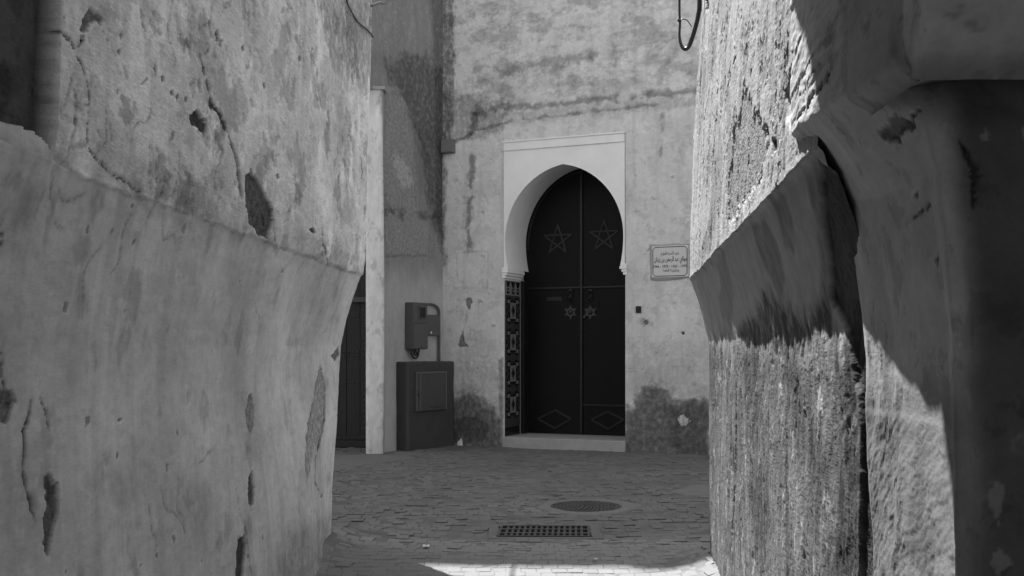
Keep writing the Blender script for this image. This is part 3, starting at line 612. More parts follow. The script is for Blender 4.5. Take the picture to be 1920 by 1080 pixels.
sp_ = smooth(0.30, 0.42, fbm(S * 34, Z * 34, 3, 315)) * (0.35 + 0.65 * hi); sf.tone += 0.16 * sp_ * (1 - sf.tone)
drip = smooth(0.10, 0.35, fbm(S * 11, Z * 0.8, 4, 316)); sf.tone *= 1 - 0.10 * drip
fl = smooth(0.22, 0.25, fbm(S * 5, Z * 5, 6, 317, 0.62)) * (1 - hi); sf.tone *= 1 - 0.14 * fl; sf.disp -= 0.002 * fl
sf.bump = (1.0 + 0.8 * hi).astype(np.float32)
sf.stain(HP((826, -20), (852, -20), (850, 120), (848, 230), (836, 300), (834, 500), (824, 500)), 0.42, 0.03, 0.06, 7.0, seed=320, speck=0.6)
sf.stain(HP((828, 180), (960, 190), (945, 240), (905, 262), (860, 262), (828, 275)), 0.66, 0.04, 0.07, 7.0, seed=321, speck=0.8)
sf.line(HP((832, 276), (862, 262), (884, 250)), 0.020, 0.40, seed=322, relief=0.006)
sf.line(HP((884, 252), (889, 232), (894, 205)), 0.050, 0.42, seed=323, relief=0.004)
sf.line(HP((890, 214), (940, 202), (1000, 200), (1050, 194), (1110, 187), (1170, 184), (1240, 177), (1330, 168)), 0.034, 0.46, seed=324, relief=0.005)
sf.line(HP((895, 245), (925, 236), (960, 226), (1000, 222), (1060, 216), (1120, 208), (1160, 204), (1200, 199), (1235, 196)), 0.016, 0.55, seed=325, relief=0.008, warp=0.02)
sf.stain(HP((890, 215), (1060, 200), (1330, 180), (1330, 200), (1200, 208), (1060, 222), (940, 240), (895, 250)), 0.80, 0.03, 0.05, 8.0, seed=326, speck=0.9)
sf.line(HP((905, 150), (960, 130), (1030, 115), (1110, 105)), 0.05, 0.66, seed=327, warp=0.04)
sf.line(HP((885, 295), (884, 330), (880, 375), (879, 430), (880, 470)), 0.036, 0.40, seed=328, vs=0.4)
sf.line(HP((1268, 85), (1255, 105), (1243, 130), (1238, 152)), 0.055, 0.72, seed=329)
sf.line(HP((1241, 215), (1240, 250), (1238, 290)), 0.018, 0.50, seed=330, vs=0.4)
sf.line(HP((1262, 40), (1270, 70), (1266, 100)), 0.03, 0.76, seed=331)
sf.peel(HP((871, 560), (884, 557), (886, 566), (880, 582), (876, 576)), 0.004, 0.20, 0.010, seed=332)
sf.peel(HP((862, 636), (868, 620), (872, 640), (880, 650), (862, 652), (858, 645)), 0.006, 0.20, 0.012, seed=333, lip=0.004)
sf.line(HP((877, 585), (869, 622)), 0.010, 0.60, seed=334)
sf.stain(HP((858, 628), (935, 632), (938, 735), (858, 735)), 0.82, 0.04, 0.05, 8.0, seed=335, speck=0.8)
sf.stain(HP((1180, 640), (1330, 640), (1330, 740), (1180, 740)), 0.86, 0.06, 0.06, 8.0, seed=336, speck=0.8)
DAMP_L = HP((842, 752), (858, 742), (880, 732), (902, 742), (925, 756), (936, 790), (938, 870), (836, 870)); DAMP_R = HP((1172, 765), (1186, 760), (1200, 726), (1216, 720), (1246, 726), (1262, 748), (1290, 750), (1330, 744), (1330, 880), (1168, 880))
for i, dp in enumerate((DAMP_L, DAMP_R)):
    sf.stain(dp, 0.42, 0.035, 0.05, 8.0, seed=337 + 4 * i, speck=0.35, vs=0.9, relief=0.002)
    sf.stain([(a_, b_ - 0.06) for a_, b_ in dp], 0.62, 0.05, 0.09, 5.0, seed=338 + 4 * i, speck=0.6, vs=0.9)
    sf.stain([(a_, b_ + 0.10) for a_, b_ in dp], 0.86, 0.07, 0.08, 7.0, seed=339 + 4 * i, speck=1.0, vs=0.9)
    sf.line(dp[:-2], 0.012, 1.25, 0.8, 0.05, 9.0, seed=348 + i)
sf.stain(HP((1262, 765), (1325, 758), (1335, 860), (1272, 860), (1258, 810)), 0.72, 0.07, 0.09, 6.0, seed=339, speck=0.9)
sf.stain(HP((852, 785), (895, 775), (918, 800), (905, 825), (862, 835), (850, 830)), 0.60, 0.02, 0.03, 9.0, seed=340)
sf.peel(HP((1268, 785), (1282, 778), (1292, 790), (1280, 798)), -0.003, 0.42, 0.03, 20.0, seed=341)
sf.stain(HP((934, 672), (944, 668), (944, 860), (932, 860), (936, 760)), 0.45, 0.02, 0.025, 12.0, seed=342)
sf.peel(HP((858, 828), (866, 822), (868, 838), (856, 838)), -0.004, 0.62, 0.006, 30.0, seed=343)
for q in [((856, 474), (914, 472)), ((914, 472), (914, 540)), ((914, 540), (856, 540)), ((856, 540), (856, 474))]:
    sf.line(HP(*q), 0.010, 0.84, seed=344, relief=0.003)
sf.line(HP((1205, 601), (1210, 606), (1214, 605)), 0.040, 0.55, seed=345)
sf.peel(HP((1206, 603), (1214, 600), (1217, 606), (1210, 610)), 0.012, 0.12, 0.01, seed=346)
sf.peel(HP((1277, 622), (1283, 621), (1284, 627), (1278, 629)), 0.014, 0.06, 0.006, seed=347)
for i, (u, v) in enumerate([(905, 480), (900, 565), (878, 350), (905, 400), (920, 300), (1190, 330), (1225, 370), (1215, 470), (1260, 330), (925, 610), (1230, 660), (1290, 690), (1205, 690), (895, 690)]):
    sf.peel(HP((u - 4, v - 2), (u + 4, v - 3), (u + 5, v + 2), (u - 3, v + 3)), 0.003, 0.30, 0.03, 16.0, seed=350 + i, mix=0.7)
keep = ~((0.5 * (sv[1:] + sv[:-1]) > SL)[:, None] & (0.5 * (sv[1:] + sv[:-1]) < SR)[:, None] & (0.5 * (zv[1:] + zv[:-1]) < ZTOP)[None, :])
edge = np.exp(-np.minimum(np.abs(S - SL), np.abs(S - SR)) / 0.05) * (Z < ZTOP + 0.2)
off = sf.disp * (1 - edge)
P = np.stack([O2[0] + D2[0] * S + N2[0] * off, O2[1] + D2[1] * S + N2[1] * off, Z], -1)
sheet('wall', P, sf.tone, sf.rough, sf.bump, M_FACADE, house, keep=keep)
m = MB()
m.box(HF, CS - 0.5, SL - 0.0125, -5.0, -0.04, -0.1, 8.4); m.box(HF, SR + 0.0125, 6.0, -5.0, -0.04, -0.1, 8.4)
m.box(HF, SL - 0.012, SR + 0.012, -5.0, -0.04, ZTOP + 0.02, 8.4); m.box(HF, SL - 0.012, SR + 0.012, -5.0, -0.75, -0.1, ZTOP + 0.019)
m.build('wall_core', M_CORE, house)
# arch outline
WA = HW - 0.018; WI = HW - 0.052; RAD = ((ZAPX - ZSPR) ** 2 + WA ** 2) / (2 * WA)
def half_arch(side, n=26):
    pts = []
    for i in range(10):
        z = ZIMP + (ZSPR - ZIMP) * i / 10; pts.append((SCN + side * (WA - (WA - WI) * ((ZSPR - z) / (ZSPR - ZIMP)) ** 2), z))
    amax = math.asin(min(1, (ZAPX - ZSPR) / RAD))
    for i in range(n + 1):
        a = amax * i / n; pts.append((SCN + side * (RAD * math.cos(a) - (RAD - WA)), ZSPR + RAD * math.sin(a)))
    return pts
archL = half_arch(-1); archR = half_arch(1)
curve = archL + archR[::-1][1:]
def grow(p, g): 
    c = np.array([SCN, ZSPR]); q = np.array(p); dd = q - c; return tuple(q + dd / np.linalg.norm(dd) * g)
# white surround: flat panel with the arch cut out
m = MB(); d0 = 0.014; outer = []
nC = len(curve)
for i, (s, z) in enumerate(curve):
    if i <= 10: outer.append((SL + 0.004, z))
    elif i >= nC - 11: outer.append((SR - 0.004, z))
    else: outer.append(None)
k0, k1 = 10, nC - 11
per = [(SL + 0.004, curve[k0][1]), (SL + 0.004, ZTOP - 0.002), (SR - 0.004, ZTOP - 0.002), (SR - 0.004, curve[k1][1])]
pl = np.cumsum([0] + [math.dist(per[i], per[i + 1]) for i in range(3)])
ts = np.linspace(0, pl[-1], k1 - k0 + 1)
for c in (pl[1], pl[2]): ts[np.argmin(np.abs(ts - c))] = c                 # keep the panel's corners
for i, t in enumerate(ts): outer[k0 + i] = (float(np.interp(t, pl, [p[0] for p in per])), float(np.interp(t, pl, [p[1] for p in per])))
V = [HF(s, d0, z) for s, z in curve] + [HF(s, d0, z) for s, z in outer] + [HF(s, -0.02, z) for s, z in outer]
m.add(V, [(i, i + 1, nC + i + 1, nC + i) for i in range(nC - 1)] + [(nC + i, nC + i + 1, 2 * nC + i + 1, 2 * nC + i) for i in range(nC - 1)])
su = m.build('door_surround', M_WHITE, house)
m = MB()
m.box(HF, SL + 0.006, SR - 0.006, 0.012, 0.030, ZTOP - 0.095, ZTOP - 0.004, bev=0.004); m.build('cornice_band', M_WHITE, su)
m = MB(); m.box(HF, SL - 0.004, SR + 0.002, 0.012, 0.042, ZTOP - 0.006, ZTOP + 0.012, bev=0.004); m.build('cornice_moulding', M_WHITE, su)
m = MB(); dd = np.linspace(0.014, -0.62, 8)
V = [HF(s, d, z + 0.055 * (0.014 - d) / 0.634 * max(0, (z - ZSPR) / (ZAPX - ZSPR))) for d in dd for s, z in curve]
m.add(V, [(j * nC + i, j * nC + i + 1, (j + 1) * nC + i + 1, (j + 1) * nC + i) for j in range(7) for i in range(nC - 1)])
m.build('arch_soffit', M_WHITE, house, smooth_=True)
for side, s0, s1 in ((-1, SL - 0.06, SL), (1, SR, SR + 0.06)):
    one_box('door_jamb', M_WHITE, house, HF, max(s0, SL - 0.012) if side < 0 else s0, s1 if side < 0 else SR + 0.012, -0.62, -0.005, 0.0, ZIMP - 0.1)
    m = MB(); e = SL if side < 0 else SR; q = -side
    for zz0, zz1, pr_, dp in ((ZIMP - 0.105, ZIMP - 0.075, 0.022, 0.012), (ZIMP - 0.074, ZIMP - 0.045, 0.040, 0.018), (ZIMP - 0.044, ZIMP - 0.012, 0.058, 0.026), (ZIMP - 0.011, ZIMP + 0.012, 0.050, 0.020)):
        a, b = sorted((e - q * 0.02, e + q * pr_)); m.box(HF, a, b, -0.47, dp, zz0, zz1, bev=0.004)
    m.build('impost', M_WHITE, house)
th = one_box('threshold', M_STONE, house, HF, SL - 0.01, SR + 0.005, -0.66, 0.022, -0.05, ZTH, bev=0.006)
one_box('door_frame', M_DOORTRIM, house, HF, SL + 0.001, SL + 0.045, -0.60, -0.478, ZTH + 0.001, ZIMP - 0.11, bev=0.004)
# tile panel on the left jamb: dark field, four carpet medallions, a toothed frieze
one = MB(); TD0, TD1 = -0.440, -0.018; TZ0, TZ1 = ZTH + 0.10, ZIMP - 0.125
one.box(HF, SL + 0.001, SL + 0.010, TD0, TD1, TZ0, TZ1); tp = one.build('tile_panel', M_TILE_G, house)
def TF(a, b, c): return HF(SL + 0.010 + b, TD0 + (TD1 - TD0) * a, c)       # a across the jamb 0..1, b proud, c up
mw = TD1 - TD0
m = MB(); m.box(HF, SL + 0.001, SL + 0.016, TD0 - 0.014, TD0 - 0.001, TZ0 - 0.10, TZ1); m.build('edge_strip', M_TILE_L, tp)
m = MB(); m.box(HF, SL + 0.001, SL + 0.006, TD0, TD1, ZTH + 0.002, TZ0 - 0.002); m.build('skirting', M_TILE_D, tp)
ch = (TZ1 - 0.20 - TZ0 - 0.03) / 4
for i in range(4):
    zc = TZ0 + 0.07 + ch * (i + 0.5); h = ch * 0.86
    m = MB(); b0, b1 = 0.0005, 0.003
    def R(a0, a1, c0, c1, mi, e=0.0): m.box(TF, a0, a1, b0, b1 + e, zc + c0 * h, zc + c1 * h, mi)
    R(0.24, 0.76, -0.36, 0.36, 1); R(0.30, 0.70, -0.30, 0.30, 0, 0.001)
    for sx in (0, 1):
        for sz in (-1, 1):
            def Q(a0, a1, c0, c1, mi, e=0.0):
                x0, x1 = (a0, a1) if sx == 0 else (1 - a1, 1 - a0); y0, y1 = (c0, c1) if sz > 0 else (-c1, -c0); R(x0, x1, y0, y1, mi, e)
            Q(0.10, 0.20, 0.34, 0.46, 1); Q(0.20, 0.34, 0.40, 0.50, 1); Q(0.14, 0.28, 0.28, 0.40, 0, 0.0015); Q(0.06, 0.16, 0.18, 0.28, 1); Q(0.40, 0.46, 0.36, 0.44, 1); Q(0.34, 0.40, 0.30, 0.36, 1, 0.002)
            Q(0.17, 0.23, 0.06, 0.16, 1)
        x0, x1 = (0.04, 0.12) if sx == 0 else (0.88, 0.96); R(x0, x1, -0.07, 0.07, 1)
    m.prism(lambda a, b, c: TF(a, b, c), [(0.5, zc - 0.24 * h), (0.64, zc), (0.5, zc + 0.24 * h), (0.36, zc)], 0.0006, 0.0046, 2)
    m.prism(lambda a, b, c: TF(a, b, c), [(0.5, zc - 0.11 * h), (0.58, zc), (0.5, zc + 0.11 * h), (0.42, zc)], 0.0006, 0.0056, 1)
    m.build('medallion_tile', [M_TILE_L, M_TILE_D, M_TILE_G], tp)
m = MB(); z0 = TZ1 - 0.165
m.box(TF, 0.0, 1.0, 0.0005, 0.002, z0, TZ1 - 0.005, 0)
for i in range(3):
    a = (i + 0.5) / 3
    m.prism(TF, [(a - 0.13, TZ1 - 0.012), (a + 0.13, TZ1 - 0.012), (a + 0.05, TZ1 - 0.075), (a - 0.05, TZ1 - 0.075)], 0.001, 0.004, 1)
    m.prism(TF, [(a - 0.05, TZ1 - 0.085), (a + 0.05, TZ1 - 0.085), (a + 0.09, z0 + 0.02), (a - 0.09, z0 + 0.02)], 0.001, 0.004, 1)
    m.prism(TF, [(a - 0.02, TZ1 - 0.10), (a + 0.02, TZ1 - 0.10), (a + 0.04, z0 + 0.04), (a - 0.04, z0 + 0.04)], 0.001, 0.005, 0)
m.build('frieze_tile', [M_TILE_L, M_TILE_D], tp)
# door leaves
DD = -0.60
def dpx(u, v): return hpx(u, v, DD)
SEAM = dpx(1091, 600)[0]
outl = [grow(p, 0.085) for p in curve if p[1] > ZIMP + 0.05]
leftpts = [p for p in outl if p[0] < SEAM]; rightpts = [p for p in outl if p[0] > SEAM]
zseam = float(np.interp(SEAM, [p[0] for p in outl], [p[1] for p in outl]))
polyL = [(SL - 0.01, ZTH + 0.006)] + [(SL - 0.01, ZIMP)] + leftpts + [(SEAM - 0.002, zseam), (SEAM - 0.002, ZTH + 0.006)]
polyR = [(SEAM + 0.002, ZTH + 0.006), (SEAM + 0.002, zseam)] + rightpts + [(SR + 0.01, ZIMP), (SR + 0.01, ZTH + 0.006)]
def rod(mb, a, b, r, d=DD): mb.tube([HF(a[0], d, a[1]), HF(b[0], d, b[1])], r, 6)
def knocker(par, u, v):
    s, z = dpx(u, v); m = MB()
    m.box(HF, s - 0.022, s + 0.022, DD, DD + 0.012, z - 0.07, z + 0.07, bev=0.004)
    m.tube([HF(s, DD + 0.02, z + 0.05), HF(s, DD + 0.05, z + 0.03), HF(s, DD + 0.05, z - 0.03), HF(s, DD + 0.025, z - 0.06)], [0.012, 0.018, 0.02, 0.012], 8)
    m.build('knocker', M_BRASS, par, smooth_=False)
    zc = z - 0.19; pts = []
    for k in range(12): r_ = 0.085 if k % 2 == 0 else 0.045; a = math.pi / 2 + k * math.pi / 6; pts.append((s + r_ * math.cos(a), zc + r_ * math.sin(a)))
    m = MB(); m.prism(HF, pts, DD, DD + 0.008); m.dome(HF, s, DD + 0.008, zc, 0.03, 0.02)
    m.build('star_plate', M_BRASS, par)
    m = MB(); m.tube([HF(s + 0.105 * math.cos(a), DD + 0.004, z - 0.05 + 0.16 * math.sin(a)) for a in np.linspace(0, 2 * math.pi, 22)[:-1]], 0.004, 5, closed=True); m.build('ring_outline', M_DOORTRIM, par)
for nm, poly, sx in (('door_leaf', polyL, -1), ('door_leaf', polyR, 1)):
    m = MB(); m.prism(HF, poly, DD - 0.05, DD); lf = m.build(nm, M_DOOR, house)
    lf['label'] = 'dark metal door leaf with a raised star and diamond, ' + ('left of the seam' if sx < 0 else 'right of the seam')
    x0, x1 = (SL, SEAM - 0.01) if sx < 0 else (SEAM + 0.01, SR)
    zr = dpx(1090, 539)[1]
    one_box('rail', M_DOORTRIM, lf, HF, x0, x1, DD, DD + 0.016, zr - 0.012, zr + 0.012, bev=0.004)
    if sx > 0:
        zq = dpx(1130, 760)[1]; one_box('rail', M_DOORTRIM, lf, HF, x0, x1, DD, DD + 0.016, zq - 0.010, zq + 0.010, bev=0.004)
    else:
        e = dpx(987, 600)[0]; one_box('stile', M_DOORTRIM, lf, HF, e - 0.012, e + 0.012, DD, DD + 0.016, ZTH + 0.01, zr - 0.013, bev=0.004)
        m = MB(); rim = [(q[0], q[1] + 0.05 * max(0, (q[1] - ZSPR) / (ZAPX - ZSPR))) for q in (grow(p, -0.035) for p in archL[8:])]; m.tube([HF(s, DD + 0.006, z) for s, z in rim], 0.012, 6); m.build('arched_moulding', M_DOORTRIM, lf)
    cu, cv = (1046, 447) if sx < 0 else (1133, 440)
    cs, cz = dpx(cu, cv); st = [(cs + 0.175 * math.cos(math.pi / 2 + 4 * math.pi * k / 5), cz - 0.015 + 0.175 * math.sin(math.pi / 2 + 4 * math.pi * k / 5)) for k in range(5)]
    m = MB()
    for k in range(5): rod(m, st[k], st[(k + 1) % 5], 0.011, DD + 0.003 + 0.0015 * k)
    m.build('star', M_MOULD, lf)
    dq = [dpx(*p) for p in (((1009, 786), (1041, 769), (1071, 786), (1041, 803)) if sx < 0 else ((1110, 787), (1141, 772), (1170, 787), (1141, 805)))]
    m = MB()
    for k in range(4): rod(m, dq[k], dq[(k + 1) % 4], 0.014, DD + 0.004)
    m.build('diamond_moulding', M_MOULD, lf)
    m = MB()
    for k in range(34):
        z = ZTH + 0.06 + k * 0.082
        if z < zseam - 0.1: m.dome(HF, SEAM + sx * 0.035, DD, z, 0.007, 0.005, 6)
    for k in range(14): m.dome(HF, SEAM + sx * (0.08 + k * 0.042), DD, zr + 0.032, 0.006, 0.004, 6)
    tag(m.build('rivet_row', M_DOORTRIM, lf), kind='stuff')
    knocker(lf, 1070 if sx < 0 else 1107, 554)
    if sx < 0:
        s, z = dpx(1040, 561); m = MB(); m.box(HF, s - 0.095, s + 0.095, DD, DD + 0.010, z - 0.026, z + 0.026, bev=0.004)
        m.box(HF, s - 0.075, s + 0.075, DD + 0.0101, DD + 0.016, z - 0.012, z + 0.012, bev=0.003); m.build('mail_slot', M_DOORTRIM, lf)
        one_box('seam_strip', M_DOORTRIM, lf, HF, SEAM - 0.018, SEAM + 0.014, DD + 0.001, DD + 0.024, ZTH + 0.01, zseam - 0.01, bev=0.005)
    else:
        s, z = dpx(1108, 594); m = MB(); m.tube([HF(s - 0.07, DD, z), HF(s - 0.07, DD + 0.03, z)], [0.018, 0.016], 8); m.build('lock_knob', M_BRASS, lf)

# ------------------------------------------------------------------ the side house: dark grey stained wall, pale pilaster, studded door
DK = np.array([-0.5427, -0.84]); NK = np.array([0.84, -0.5427])
def KF(k, d, z):
    p = C0 + DK * k + NK * d; return np.array([p[0], p[1], z])
def kpx(u, v, d=0.0):
    a = (u - 960) / F; o = C0 + NK * d; y = float(NK @ o) / float(NK @ np.array([a, 1.0]))
    p = np.array([a * y, y]); return (float(DK @ (p - C0)), CAMZ + (HZ - v) / F * y)
def KP(*uv): return [kpx(u, v) for u, v in uv]
side = empty('house', (-1.3, 11.9, 0), 'grey stained side house with a pale pilaster and a dark studded door', 'house')
kv = np.concatenate([np.linspace(-0.06, 1.42, 150), [1.6, 1.9]]); zv = np.concatenate([np.linspace(-0.1, 5.1, 420), np.linspace(5.3, 9.0, 10)])
S = kv[:, None] + 0 * zv[None, :]; Z = zv[None, :] + 0 * S
sf = Surf(S, Z, 0.225)
sf.disp += 0.010 * fbm(S * 1.2, Z * 0.9, 3, 401) + 0.003 * fbm(S * 7, Z * 5, 4, 402)
b1 = fbm(S * 4.5, Z * 1.4, 6, 403, 0.62); b2 = fbm(S * 12, Z * 4, 6, 404, 0.62); b3 = fbm(S * 40, Z * 24, 3, 405)
sf.tone *= 1 + 0.35 * b1 + 0.35 * b2 + 0.2 * b3
sf.tone += 0.14 * (1 - smooth(1.7, 2.1, Z + 0.3 * b1)) + 0.03 * smooth(4.0, 4.4, Z)
sf.tone += 0.12 * smooth(0.30, 0.40, fbm(S * 60, Z * 26, 3, 406)) * smooth(1.8, 2.2, Z)
sf.tone *= 1 - 0.18 * smooth(2.2, 2.9, Z + 0.3 * b1)
sf.stain(KP((716, 110), (780, 100), (835, 130), (835, 480), (812, 430), (790, 300), (765, 200), (735, 180)), 0.55, 0.05, 0.08, 6.0, seed=410, speck=0.8)
sf.stain(KP((806, -30), (840, -30), (840, 500), (818, 400), (815, 150)), 0.6, 0.04, 0.05, 7.0, seed=411, speck=0.6)
sf.peel(KP((722, 165), (742, 163), (760, 195), (772, 270), (780, 330), (790, 420), (800, 480), (720, 480)), -0.016, 0.235, 0.02, 9.0, edge=0.02, seed=412, bump=1.0, rag=0.1, mix=0.6)
sf.stain(KP((736, 285), (762, 310), (772, 345), (752, 350), (740, 325)), 1.5, 0.04, 0.05, 12.0, seed=413, speck=1.2)
sf.line(KP((716, 392), (730, 395), (750, 402)), 0.05, 0.45, seed=414); sf.line(KP((786, 404), (808, 408), (828, 407)), 0.04, 0.45, seed=415)
sf.line(KP((768, 215), (790, 260), (804, 300)), 0.03, 0.75, seed=416)
P = np.stack([C0[0] + DK[0] * S + NK[0] * sf.disp, C0[1] + DK[1] * S + NK[1] * sf.disp, Z], -1)
keep = ((0.5 * (kv[1:] + kv[:-1])) < 1.10)[:, None] | ((0.5 * (zv[1:] + zv[:-1])) > 3.80)[None, :]
sheet('wall', P, sf.tone, sf.rough, sf.bump, M_FACADE, side, keep=keep)
# pilaster with a soft, leaning front
pv = np.linspace(-1.53, -1.349, 26); zv = np.linspace(-0.05, 3.80, 260)
Xg = pv[:, None] + 0 * zv[None, :]; Z = zv[None, :] + 0 * Xg
sf = Surf(Xg, Z, 0.60)
sf.tone *= 1 + 0.30 * fbm(Xg * 7, Z * 1.5, 6, 420, 0.6) + 0.28 * fbm(Xg * 22, Z * 9, 5, 421, 0.65)
sf.tone *= 1 - 0.25 * smooth(0.15, 0.2, fbm(Xg * 9, Z * 5, 6, 426, 0.68))
foot = np.exp(-np.maximum(Z, 0) / 0.25); sf.tone *= 1 - 0.30 * foot * (0.7 + fbm(Xg * 9, Z * 9, 4, 422))
topd = smooth(3.45, 3.75, Z + 0.1 * fbm(Xg * 9, Z * 4, 3, 423)); sf.tone *= 1 - 0.35 * topd
ed = np.minimum(Xg - pv[0], pv[-1] - Xg); dY = 0.012 * fbm(Xg * 4, Z * 1.2, 3, 424) + 0.02 * np.exp(-ed / 0.010)
taper = 0.012 * np.sin(Z * 1.1) 
P = np.stack([Xg + taper * (Xg - pv[0]) / 0.18, 11.15 + dY + 0.004 * fbm(Xg * 20, Z * 12, 3, 425), Z], -1)
sheet('pilaster', P, sf.tone, sf.rough, sf.bump, M_FACADE, side)
one_box('pilaster_core', M_STONE, side, world_frame, -1.526, -1.353, 11.175, 11.90, -0.05, 3.80)
m = MB(); m.box(world_frame, -1.56, -1.325, 11.13, 11.6, 3.80, 3.84, bev=0.01); m.build('pilaster_cap', M_STONE, side)
m = MB(); pts = [(-0.80, 12.22), (-1.405, 11.285), (-1.54, 11.30), (-1.54, 12.0), (-1.54, 14.0), (-0.80, 14.0)]
pts = [tuple(KF(-0.02, -0.04, 0)[:2]), tuple(KF(1.12, -0.04, 0)[:2]), (-1.60, 11.95), (-1.60, 14.0), (-0.80, 14.0)]
m.add([(x, y, z) for z in (-0.1, 8.9) for x, y in pts], [(0, 1, 6, 5), (1, 2, 7, 6), (2, 3, 8, 7), (3, 4, 9, 8), (4, 0, 5, 9), (5, 6, 7, 8, 9)]); m.build('wall_core', M_CORE, side)
m = MB()
for x0, x1, h in ((-9.0, -3.30, 15.55), (-3.299, -2.97, 15.80), (-2.969, -1.61, 15.88)): m.box(world_frame, x0, x1, 11.9, 16.0, -0.1, h)  # unseen tall blocks, stepped heights shaped to set the ground shadow's edge
m.box(world_frame, -9.0, -2.62, 11.55, 11.899, -0.1, 5.0); m.box(world_frame, -2.619, -1.54, 11.55, 11.899, 2.75, 5.0)
m.build('tall_block', M_CORE, side)
# studded door: planks, bands, studs
rnd = random.Random(5); x = -1.545
dl = one_box('studded_door', M_WOOD, side, world_frame, -2.60, -1.541, 11.85, 11.885, 0.02, 2.70)
wds = [0.135, 0.15, 0.16, 0.15, 0.16, 0.15, 0.14]
for i, wd in enumerate(wds):
    if x - wd < -2.60: break
    one_box('plank', M_WOOD, dl, world_frame, x - wd + 0.004, x, 11.80 + (0.0 if i else -0.018), 11.849, 0.10, 2.62, bev=0.004); x -= wd
one_box('bottom_board', M_WOOD, dl, world_frame, -2.59, -1.522, 11.75, 11.799, 0.005, 0.085, bev=0.008)
one_box('bottom_board', M_WOOD, dl, world_frame, -2.59, -1.530, 11.77, 11.798, 0.088, 0.135, bev=0.006)
one_box('hinge_band', M_IRON, dl, world_frame, -1.78, -1.515, 11.74, 11.779, 1.605, 1.665, bev=0.006)
one_box('hinge_strap', M_IRON, dl, world_frame, -1.535, -1.512, 11.745, 11.781, 1.53, 1.606, bev=0.005)
def YF(a, b, c): return np.array([a, 11.782 - b, c])
m = MB()
for k in range(23):
    z = 0.20 + k * 0.062
    if k < 22: m.dome(YF, -1.575, 0.0, z, 0.012, 0.012, 7); 
    if k % 1 == 0 and (k < 9 or k > 12): m.dome(YF, -1.63, 0.0, z + 0.02, 0.012, 0.012, 7)
tag(m.build('stud_row', M_IRON, dl), kind='stuff')
def YF2(a, b, c): return np.array([a, 11.80 - b, c])
m = MB()
for z in (0.72, 1.02, 1.06, 1.45):
    for k in range(9): m.dome(YF2, -1.70 - k * 0.055, 0.0, z, 0.012, 0.012, 7)
tag(m.build('stud_row', M_IRON, dl), kind='stuff')

# ------------------------------------------------------------------ plastered cabinet and electricity meter on the side house
k_l = kpx(743, 700)[0]
cab = empty('meter_cabinet', KF(0.4, 0.08, 0), 'low dark grey plastered cabinet standing on the paving in the corner', 'cabinet')
m = MB(); CDp = 0.158; ZC = 0.955
nk, nzz = 26, 30; V = []; Fc = []
def cabpt(k, d, z): return KF(k + 0.004 * mnoise.noise((k * 6, d * 6, z * 4)), d + 0.010 * mnoise.noise((k * 5, z * 5, 3.1)), z + 0.008 * mnoise.noise((k * 7, d * 7, 9.0)))
path = [(k_l, -0.03)] + [(k_l, d) for d in np.linspace(0.0, CDp - 0.03, 5)] + [(k_l - 0.03 + 0.03 * math.cos(a), CDp - 0.03 + 0.03 * math.sin(a)) for a in np.linspace(0.3, 1.3, 4)] + [(k, CDp) for k in np.linspace(k_l - 0.04, 0.02, nk)] + [(-0.01, CDp - 0.01), (-0.02, -0.02)]
hs = list(np.linspace(-0.05, ZC - 0.02, nzz)) + [ZC - 0.006, ZC]
for j, z in enumerate(hs):
    sh = 0.0 if z < ZC - 0.01 else (0.004 if j == len(hs) - 2 else 0.016)
    for k, d in path: V.append(cabpt(k - sh * (1 if k > 0.4 else -1), d - (sh if d > 0.02 else 0), z))
np_ = len(path)
for j in range(len(hs) - 1):
    for i in range(np_ - 1): Fc.append((j * np_ + i, j * np_ + i + 1, (j + 1) * np_ + i + 1, (j + 1) * np_ + i))
Fc.append(tuple((len(hs) - 1) * np_ + i for i in range(np_)))
m.add(V, Fc); m.build('body', M_CABINET, cab, smooth_=False)
ka, za = kpx(777, 698, CDp); kb, zb = kpx(833, 767, CDp)
cdoor = one_box('cabinet_door', M_CABDOOR, cab, KF, kb, ka, CDp - 0.01, CDp + 0.030, zb, za, bev=0.003)
m = MB()
for a0, a1, c0, c1 in ((kb, ka, za - 0.010, za), (kb, kb + 0.008, zb, za - 0.0101), (ka - 0.008, ka, zb, za - 0.0101)): m.box(KF, a0, a1, CDp + 0.0301, CDp + 0.034, c0, c1)  # pale strips that put a highlight along the door's edges
m.build('highlight_edge', M_BOXGREY, cdoor)
one_box('door_stile', M_METER, cdoor, KF, ka - 0.075, ka - 0.045, CDp + 0.0301, CDp + 0.036, zb + 0.004, za - 0.004)
m = MB()
for z in (zb + 0.19, zb + 0.215): m.tube([KF(ka - 0.02, CDp + 0.032, z - 0.006), KF(ka - 0.02, CDp + 0.032, z + 0.006)], 0.007, 6)
m.build('latch', M_BRASS, cdoor)
m = MB()
for q in range(5): m.box(KF, kb + 0.06 + 0.05 * q, kb + 0.09 + 0.05 * q, CDp + 0.0302, CDp + 0.033, zb + 0.03, zb + 0.038)
m.build('vent_slots', M_INK, cdoor)
m = MB(); m.box(KF, ka - 0.035, ka - 0.015, CDp + 0.0302, CDp + 0.040, zb + 0.16, zb + 0.185, bev=0.002); m.build('lock', M_BRASS, cdoor)
for z in (zb + 0.05, za - 0.06): one_box('hinge', M_METER, cdoor, KF, kb - 0.006, kb + 0.006, CDp + 0.005, CDp + 0.028, z - 0.02, z + 0.02, bev=0.003)
met = empty('electricity_meter', KF(0.57, 0.06, 1.1), 'grey electricity meter box on the wall above the plastered cabinet', 'meter')
km0, zt = kpx(759, 567); _, zbm = kpx(759, 655); MD = 0.132; km1 = kpx(802, 600, MD)[0]
one_box('housing', M_METER, met, KF, km1, km0, 0.0, MD - 0.012, zbm, zt, bev=0.006)
